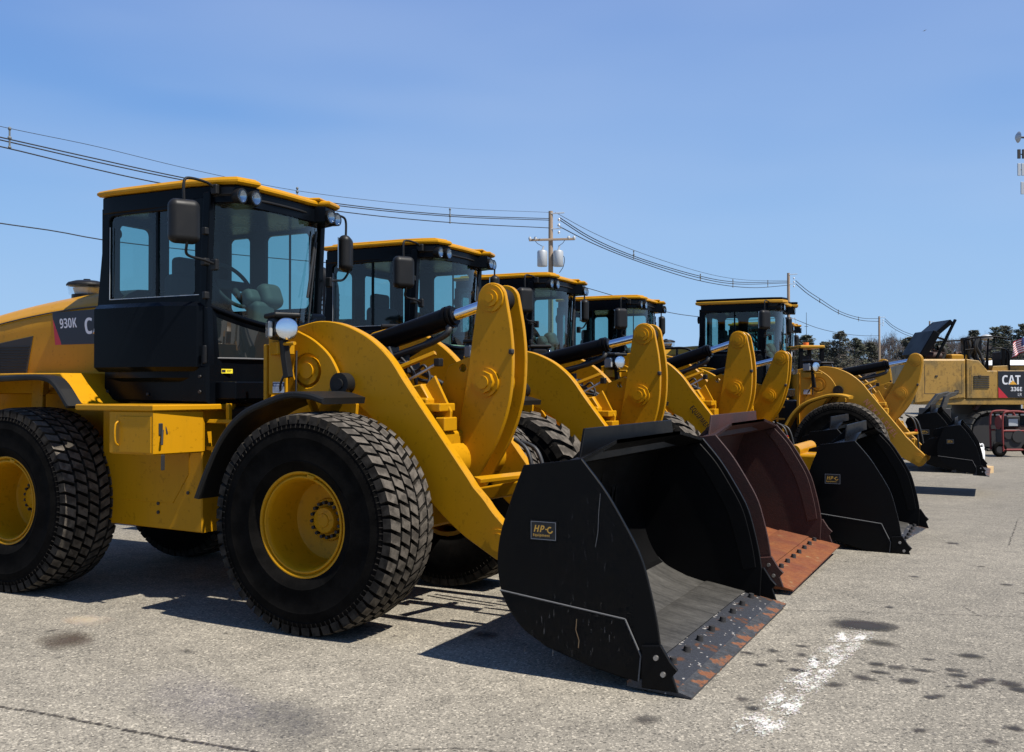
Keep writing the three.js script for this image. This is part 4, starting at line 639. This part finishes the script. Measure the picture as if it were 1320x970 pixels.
// ---------------------------------------------------------------- flag, building, tower
{
  const d = 36, F = place(thing('flag', 'striped flag on a pole above the excavator', 'flag'), 1322, d), k = d / FPX, Yp = py => (1.684 - (py - 498) * k) - GY, X = px => (px - 1322) * k;
  mesh('pole', cyl(V(.1, 0, 0), V(.1, Yp(425), 0), .03), M.galvanised, F);
  const st = print(canvasTex(256, 256, (x, w, h) => { for (let i = 0; i < 13; i++) { x.fillStyle = i % 2 ? '#d8d5d2' : '#9a2632'; x.fillRect(0, i * h / 13, w, h / 13 + 1); } x.fillStyle = '#2a3260'; x.fillRect(w * .6, 0, w * .4, h * 7 / 13); }));
  const g = sheet((u, v) => [lerp(X(1305), .08, u), lerp(Yp(453), Yp(434), v) - .25 * (1 - u) ** 1.4, .09 * Math.sin(u * 9 + v * 2) * (1 - u * .7)], 24, 12); g.userData.keepUV = true; mesh('cloth', g, st, F);
  const H = place(thing('metal_shed', 'low tan shed with white metal roof beyond the excavator', 'building'), 1330, 62), q = 62 / FPX, Xh = px => (px - 1330) * q, Yh = py => (1.684 - (py - 498) * q) - GY;
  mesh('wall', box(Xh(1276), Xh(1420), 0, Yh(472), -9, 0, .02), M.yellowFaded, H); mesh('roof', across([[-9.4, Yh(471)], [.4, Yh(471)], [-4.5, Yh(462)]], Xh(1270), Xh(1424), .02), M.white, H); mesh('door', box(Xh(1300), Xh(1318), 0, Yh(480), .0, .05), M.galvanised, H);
  const T = place(thing('cell_tower', 'tall grey lattice tower carrying dish and panel antennas', 'tower'), 1334, 95), t = 95 / FPX, Yt = py => (1.684 - (py - 498) * t) - GY, Xt = px => (px - 1334) * t;
  for (const [x, z] of [[-.45, -.3], [.45, -.3], [0, .5]]) mesh('mast_leg', cyl(V(x * 1.6, 0, z * 1.6), V(x, Yt(120), z), .06), M.galvanised, T);
  for (let i = 0; i < 22; i++) { const y = i * 1.35; mesh('brace', [cyl(V(-.6, y, -.35), V(.6, y + 1.35, -.35), .03, .03, 6), cyl(V(.6, y, -.35), V(0, y + 1.35, .6), .03, .03, 6)], M.galvanised, T); }
  const dish = part('dish_antenna', T); mesh('dish', turned([[.0001, .1], [.3, .05], [.55, -.15], [.5, -.17], [.0001, 0]], 24).rotateY(-Math.PI / 2).translate(Xt(1311), Yt(177), .3), M.galvanised, dish); mesh('arm', cyl(V(Xt(1312), Yt(177), .3), V(0, Yt(177), 0), .1), M.darkSteel, dish);
  for (const [py, h, x] of [[199, .9, 1313], [199, .9, 1319], [219, 1.2, 1313], [219, 1.2, 1318], [243, 1.2, 1317], [243, 1.2, 1322]]) { const a = part('panel_antenna', T); mesh('panel', box(Xt(x) - .14, Xt(x) + .14, Yt(py) - h / 2, Yt(py) + h / 2, .3, .45), py === 199 ? M.darkSteel : M.galvanised, a); mesh('arm', cyl(V(Xt(x), Yt(py), .3), V(0, Yt(py), 0), .05), M.darkSteel, a); }
  const A = place(thing('radio_mast', 'very thin distant mast above the treeline', 'mast'), 1040, 260); const m = 260 / FPX; mesh('mast', cyl(V(0, 0, 0), V(0, (498 - 403) * m + 2, 0), .16, .05, 8), M.darkSteel, A);
  for (let i = 0; i < 4; i++) mesh('cross_piece', box(-.5, .5, 6 + i * 4, 6.12 + i * 4, -.05, .05), M.darkSteel, A);
  const B = thing('bird', 'tiny dark bird gliding high in the blue sky', 'bird'); const bp = atDepth(1192, 40, 70); B.position.copy(bp); B.rotation.set(.3, TH + .5, .25);
  const bs = fromTris([[-.26, .05, 0], [0, 0, .05], [0, .03, -.04], [.26, .05, 0], [0, .03, -.04], [0, 0, .05], [-.02, .0, .05], [.02, 0, .05], [0, .02, -.16], [-.03, 0, -.03], [.03, 0, -.03], [0, .03, .11]]); mesh('body', bs, M.hose, B);
}
// small far machine with an orange beacon
{
  const d = 24, S = place(thing('compact_loader', 'small far machine with an orange beacon, beyond the larger loader', 'machine'), 1048, d), k = d / FPX, X = px => (px - 1048) * k, Yp = py => (1.684 - (py - 498) * k) - GY;
  mesh('body', box(X(1030), X(1075), .5, Yp(482), -1.4, 0, .08), M.yellowOld, S); mesh('canopy', box(X(1032), X(1064), Yp(449), Yp(445), -1.2, 0, .03), M.yellowOld, S);
  for (const [x, z] of [[1034, -.08], [1061, -.08], [1034, -1.1], [1061, -1.1]]) mesh('post', box(X(x) - .05, X(x) + .05, Yp(484), Yp(449), z - .04, z + .04), M.black, S);
  mesh('beacon', cyl(V(X(1044), Yp(445), -.3), V(X(1044), Yp(441), -.3), .07), M.orange, S); mesh('seat', box(X(1042), X(1052), Yp(482), Yp(458), -.9, -.4, .05), M.seat, S);
  for (const x of [1036, 1070]) mesh('wheel', turned([[.15, -.12], [.36, -.12], [.4, -.08], [.4, .08], [.36, .12], [.15, .12], [.15, -.12]], 28).translate(X(x), .4, 0), M.rubber, S);
}
// ---------------------------------------------------------------- utility poles and overhead cables
const POLES = [[-424, 23, -17], [710, 53, 272], [1017, 85, 352], [1134, 125, 408], [1199, 165, 414]].map(([px, d, top]) => { const p = stand(px, d), t = atDepth(px, top, d); return { base: p, top: V(p.x, t.y, p.z) }; });
POLES[0].base.copy(POLES[1].base).add(POLES[1].base.clone().sub(POLES[2].base).multiplyScalar(.95)); POLES[0].top = POLES[0].base.clone(); POLES[0].top.y = POLES[1].top.y + .6;
const along = (a, b) => V(b.x - a.x, 0, b.z - a.z).normalize();
['', 'weathered wooden utility pole with crossarm and two grey transformers', 'wooden utility pole with side brackets rising behind the black-capped loader', 'slim far utility pole standing before the bare woodland', 'faint utility pole farthest along the line, at the woodland edge'].forEach((lab, i) => {
  if (!i) return; const { base, top } = POLES[i], P = thing('utility_pole', lab, 'utility pole', 'utility poles along the road'); P.position.copy(base); const h = top.y - base.y; P.rotation.y = TH;
  mesh('pole', cyl(V(0, 0, 0), V(0, h, 0), .17, .12, 14), M.wood, P);
  mesh('top_bracket', bar(V(0, h - .15, .1), V(.75, h - .1, .1), .06, .06), M.galvanised, P); mesh('side_bracket', bar(V(0, h - 1.0, .1), V(.6, h - .95, .1), .05, .05), M.galvanised, P);
  for (const y of [.55, .85, 1.25]) mesh('insulator', turned([[.0001, 0], [.07, 0], [.05, .06], [.08, .08], [.05, .14], [.0001, .16]], 12).rotateX(-Math.PI / 2).translate(.45, h - y, .1), M.porcelain, P);
  if (i === 1) {
    const s = 53 / FPX, arm = part('cross_arm', P); mesh('beam', bar(V(-28 * s, h - 38 * s, .16), V(31 * s, h - 36.5 * s, .16), .12, .12), M.wood, arm);
    for (const x of [-27, -20, 23, 30]) mesh('insulator', turned([[.0001, -.12], [.05, -.12], [.09, 0], [.05, .1], [.0001, .1]], 12).rotateX(-Math.PI / 2).translate(x * s, h - (x < 0 ? 36 : 35) * s, .16), M.porcelain, arm);
    for (const x of [-11, 9.5]) { const t = part('transformer', P); mesh('can', turned([[.0001, 0], [.26, 0], [.28, .03], [.28, .78], [.25, .86], [.0001, .88]], 26).rotateX(-Math.PI / 2).translate(x * s, h - 72 * s, .18), M.galvanised, t); mesh('bushing', cyl(V(x * s, h - 51 * s, .18), V(x * s + .08, h - 46 * s, .18), .05), M.porcelain, t); mesh('lead', tube([V(x * s, h - 46 * s, .18), V(x * 1.6 * s, h - 42 * s, .18), V(x * 1.9 * s, h - 38 * s, .18)], .015, 5), M.wire, t); }
    mesh('drop_wire', tube([V(11 * s, h - 55 * s, .2), V(17 * s, h - 60 * s, .2), V(16 * s, h - 72 * s, .2), V(11 * s, h - 80 * s, .15)], .018, 5), M.wire, P);
  }
  if (i === 2) mesh('side_arm', [bar(V(-.6, h - 4.1, .12), V(.6, h - 4.0, .12), .06, .06), tube([V(.5, h - 3.9, .1), V(.62, h - 4.8, .1), V(.1, h - 5.3, .1)], .02, 5)], M.galvanised, P);
});
function cable(name, label, pts, a, b, r, spacers = []) {
  const A = POLES[a].base, B = POLES[b].base, o = thing(name, label, 'cable', 'overhead cables between the poles'), w = pts.map(line => line.pts.map(([x, y]) => onUpright(x, y, A, B)));
  w.forEach((p, i) => { mesh('wire', tube(p, pts[i].r, 6, 60), M.wire, o); });
  for (const [px, y0, y1] of spacers) { const p0 = onUpright(px, y0, A, B), p1 = onUpright(px, y1, A, B); mesh('spacer', [cyl(p0, p1, .028, .028, 6), new THREE.SphereGeometry(.05, 10, 8).scale(1, 1.2, 1).translate(p0.x, p0.y, p0.z), new THREE.SphereGeometry(.06, 10, 8).translate((p0.x + p1.x) / 2, (p0.y + p1.y) / 2, (p0.z + p1.z) / 2), new THREE.SphereGeometry(.05, 10, 8).translate(p1.x, p1.y, p1.z)], M.spacer, o); }
}
cable('overhead_cable', 'bundled overhead cables sloping down behind the cab of the 930K loader', [{ r: .009, pts: [[-420, 60], [-200, 115], [0, 163], [120, 188], [240, 217], [383, 246], [580, 268], [708, 274]] }, { r: .02, pts: [[-420, 78], [-200, 132], [0, 177], [120, 204], [245, 231], [430, 262], [580, 277], [708, 282]] }, { r: .02, pts: [[-420, 83], [-200, 137], [0, 180.5], [120, 208], [245, 234], [430, 264.5], [580, 279], [708, 284]] }, { r: .02, pts: [[-420, 96], [-200, 147], [0, 189], [100, 213], [205, 236], [440, 273], [580, 287], [708, 294]] }], 0, 1, 0, [[12, 166, 190], [383, 243, 252], [580, 270, 287]]);
cable('overhead_cable', 'bundled overhead cables sagging from the transformer pole to the bracketed pole', [{ r: .014, pts: [[716, 274], [760, 298], [817.6, 323], [912, 353], [960, 361], [1016, 362]] }, { r: .026, pts: [[722, 281], [760, 305], [813.7, 329], [902, 356], [945.6, 363.5], [1016, 363.5]] }, { r: .026, pts: [[722, 284], [760, 308], [813.7, 331.5], [902, 358.5], [945.6, 366], [1016, 365]] }, { r: .026, pts: [[719, 291], [760, 312], [813.7, 334], [902, 362], [967, 371], [1016, 368]] }], 1, 2, 0, [[817, 324, 333], [903, 354, 361], [945, 361, 370], [990, 362, 370]]);
cable('overhead_cable', 'bundled overhead cables descending from the bracketed pole to the slim far pole', [{ r: .03, pts: [[1026, 362], [1040, 374], [1058, 386], [1081.6, 401], [1110, 410], [1134, 411]] }, { r: .035, pts: [[1026, 366], [1040, 378], [1058, 390], [1081.6, 404], [1110, 413], [1134, 414.7]] }], 2, 3, 0, [[1057, 386, 390], [1081, 400, 405], [1107, 409, 414]]);
cable('overhead_cable', 'short far cables running on past the slim pole into the trees', [{ r: .035, pts: [[1141, 411], [1150, 419], [1164, 427], [1180, 433]] }, { r: .035, pts: [[1141, 414], [1150, 422], [1164, 430], [1180, 436]] }], 3, 4, 0);
cable('telephone_wire', 'single low wire passing behind the 930K cab to the transformer pole', [{ r: .018, pts: [[-300, 240], [0, 288], [70, 298], [130, 309], [300, 328], [500, 345], [708, 361]] }], 0, 1, 0);
cable('telephone_wire', 'single low wire running on from the transformer pole behind the far cabs', [{ r: .022, pts: [[712, 361], [758.5, 372], [786, 380], [857, 401.7], [896, 408], [960, 413], [1016, 409]] }], 1, 2, 0);
cable('telephone_wire', 'single low wire running from the bracketed pole down towards the woodland', [{ r: .025, pts: [[1018, 409], [1054, 423], [1085, 430], [1113, 433], [1134, 433]] }], 2, 3, 0);
// ---------------------------------------------------------------- wooded rise
{
  const n = fbm(70, 10, 4), hillY = (px, d) => GY - .5 + sstep(170, 262, d) * (8.6 + 2.4 * n(px / 1500, .4)) * (.62 + .38 * sstep(960, 1160, px)), g = sheet((u, v) => { const px = lerp(500, 2000, u), d = lerp(165, 330, v), p = atDepth(px, 498, d); return [p.x, hillY(px, d), p.z]; }, 90, 14);
  setting(mesh('hill', g, std({ color: lin(.10, .083, .068), map: rep(rubberTex, 8), roughness: 1 }), scene));
  const tree = seed => {                         // bare crown: forking tapered limbs
    const r = rng(seed), gs = []; const grow = (p, dir, len, rad, lv) => {
      const e = p.clone().addScaledVector(dir, len), pos = [], N = 3, ax = V(dir.z + .1, .3, -dir.x).cross(dir).normalize(), bx = dir.clone().cross(ax);
      for (let i = 0; i < N; i++) { const a = i / N * 6.283, b = (i + 1) / N * 6.283, q = (t, rr, o) => o.clone().addScaledVector(ax, Math.cos(t) * rr).addScaledVector(bx, Math.sin(t) * rr).toArray(); gs.push(q(a, rad, p), q(b, rad, p), q(b, rad * .6, e), q(a, rad, p), q(b, rad * .6, e), q(a, rad * .6, e)); }
      if (lv > 4) return; const k = lv === 0 ? 5 : 3; for (let i = 0; i < k; i++) { const nd = dir.clone().add(V(r() * 2 - 1, r() * .9 - .05, r() * 2 - 1).multiplyScalar(.62)).normalize(); grow(p.clone().lerp(e, .45 + .55 * r()), nd, len * (.55 + .25 * r()), rad * .58, lv + 1); }
    }; grow(V(0, 0, 0), V(.04, 1, .02).normalize(), 4.6, .2, 0); return fromTris(gs);
  };
  const r = rng(99), m = new THREE.Matrix4(), q = new THREE.Quaternion(), bark = std({ color: lin(.125, .105, .092), roughness: 1 });
  for (let v = 0; v < 3; v++) {
    const im = new THREE.InstancedMesh(boxUV(tree(500 + v)), bark, 560); im.name = numbered('bare_woodland'); im.userData = { kind: 'stuff', label: 'grey brown leafless woodland along the horizon', category: 'woodland', group: 'leafless woodland' };
    for (let i = 0; i < 560; i++) { const px = 840 + r() * 760, d = 140 + r() * 122, p = atDepth(px, 498, d), lift = hillY(px, d) - GY; const s = (.40 + .18 * r()) * (.85 + .2 * sstep(980, 1150, px)); q.setFromAxisAngle(V(0, 1, 0), r() * 6.3); m.compose(V(p.x, GY - .6 + lift, p.z), q, V(s, s * (.9 + .2 * r()), s)); im.setMatrixAt(i, m); const c = .75 + .5 * r(); im.setColorAt(i, lin(c, c * (.94 + .08 * r()), c * (.9 + .1 * r()))); }
    im.castShadow = im.receiveShadow = true; scene.add(im);
  }
  const needle = std({ color: lin(.068, .068, .048), roughness: 1 }), needle2 = std({ color: lin(.075, .08, .052), roughness: 1 });
  const pine = (label, px, top, d, w, seed, base = 480) => {
    const T = thing('pine_tree', label, 'tree', 'pines at the woodland edge'), k = d / FPX, p = atDepth(px, base, d), h = (base - top) * k, R = w * k * .55, rr = rng(seed); T.position.set(p.x, p.y, p.z);
    mesh('trunk', cyl(V(0, -3, 0), V(0, h * .97, 0), .22, .05, 8), M.wood, T); const t = [], br = [];
    for (let l = 0; l < 15; l++) { const f = l / 15, y = h * (.10 + .88 * f), n = 3 + (rr() * 4 | 0); for (let b = 0; b < n; b++) { const a = rr() * 6.283, L = (R * Math.min(1, 1.25 * (1 - f)) ** .8 * (.35 + .85 * rr()) + .25), rise = L * (.05 + .3 * rr() * f), dx = Math.cos(a), dz = Math.sin(a); br.push(cyl(V(0, y, 0), V(dx * L, y + rise, dz * L), .06, .02, 4, false));
      for (let c = 0; c < 70; c++) { const u = .35 + .7 * Math.sqrt(rr()), sp2 = .22 * L + .25, cx = dx * L * u + (rr() - .5) * sp2 * 2, cz = dz * L * u + (rr() - .5) * sp2 * 2, cy = y + rise * u + (rr() - .4) * (.35 + .14 * L), q = .10 + .22 * rr(); const o3 = () => [cx + (rr() - .5) * q * 2.4, cy + (rr() - .5) * q * 1.3, cz + (rr() - .5) * q * 2.4]; t.push(o3(), o3(), o3()); } } }
    mesh('limbs', join(br), M.wood, T); mesh('crown', fromTris(t), seed % 2 ? needle : needle2, T);
  };
  for (const [l, px, top, d, w, s] of [['tall pointed pine with tiered boughs between the slim pole and the loaders', 1083, 426, 165, 34, 1], ['dark pine behind the bracketed pole and the thin mast', 1040, 431, 172, 30, 2], ['dark pine just beside the bracketed pole, over the hidden loader', 1026, 436, 180, 26, 3], ['rounded low pine beside the tall pointed pine', 1103, 435, 185, 26, 4], ['spreading pine with wide boughs beside the slim pole', 1172, 434, 170, 38, 5], ['small pine showing above the bare trees by the raised cover', 1213, 440, 180, 22, 6], ['slender pine above the bare trees near the raised cover', 1256, 424, 185, 26, 7], ['tall dark pine rising over the excavator hoses', 1284, 420, 178, 28, 8], ['twin topped pine rising over the excavator hoses', 1296, 418, 182, 30, 9], ['dark pine beside the striped flag', 1318, 416, 176, 34, 10], ['low dark pine beneath the far cables', 1123, 441, 190, 24, 11], ['low pine behind the hidden loader', 1062, 440, 190, 26, 12]]) pine(l, px, top, d, w, s);
}
scene.updateMatrixWorld(true);
renderer.render(scene, camera);
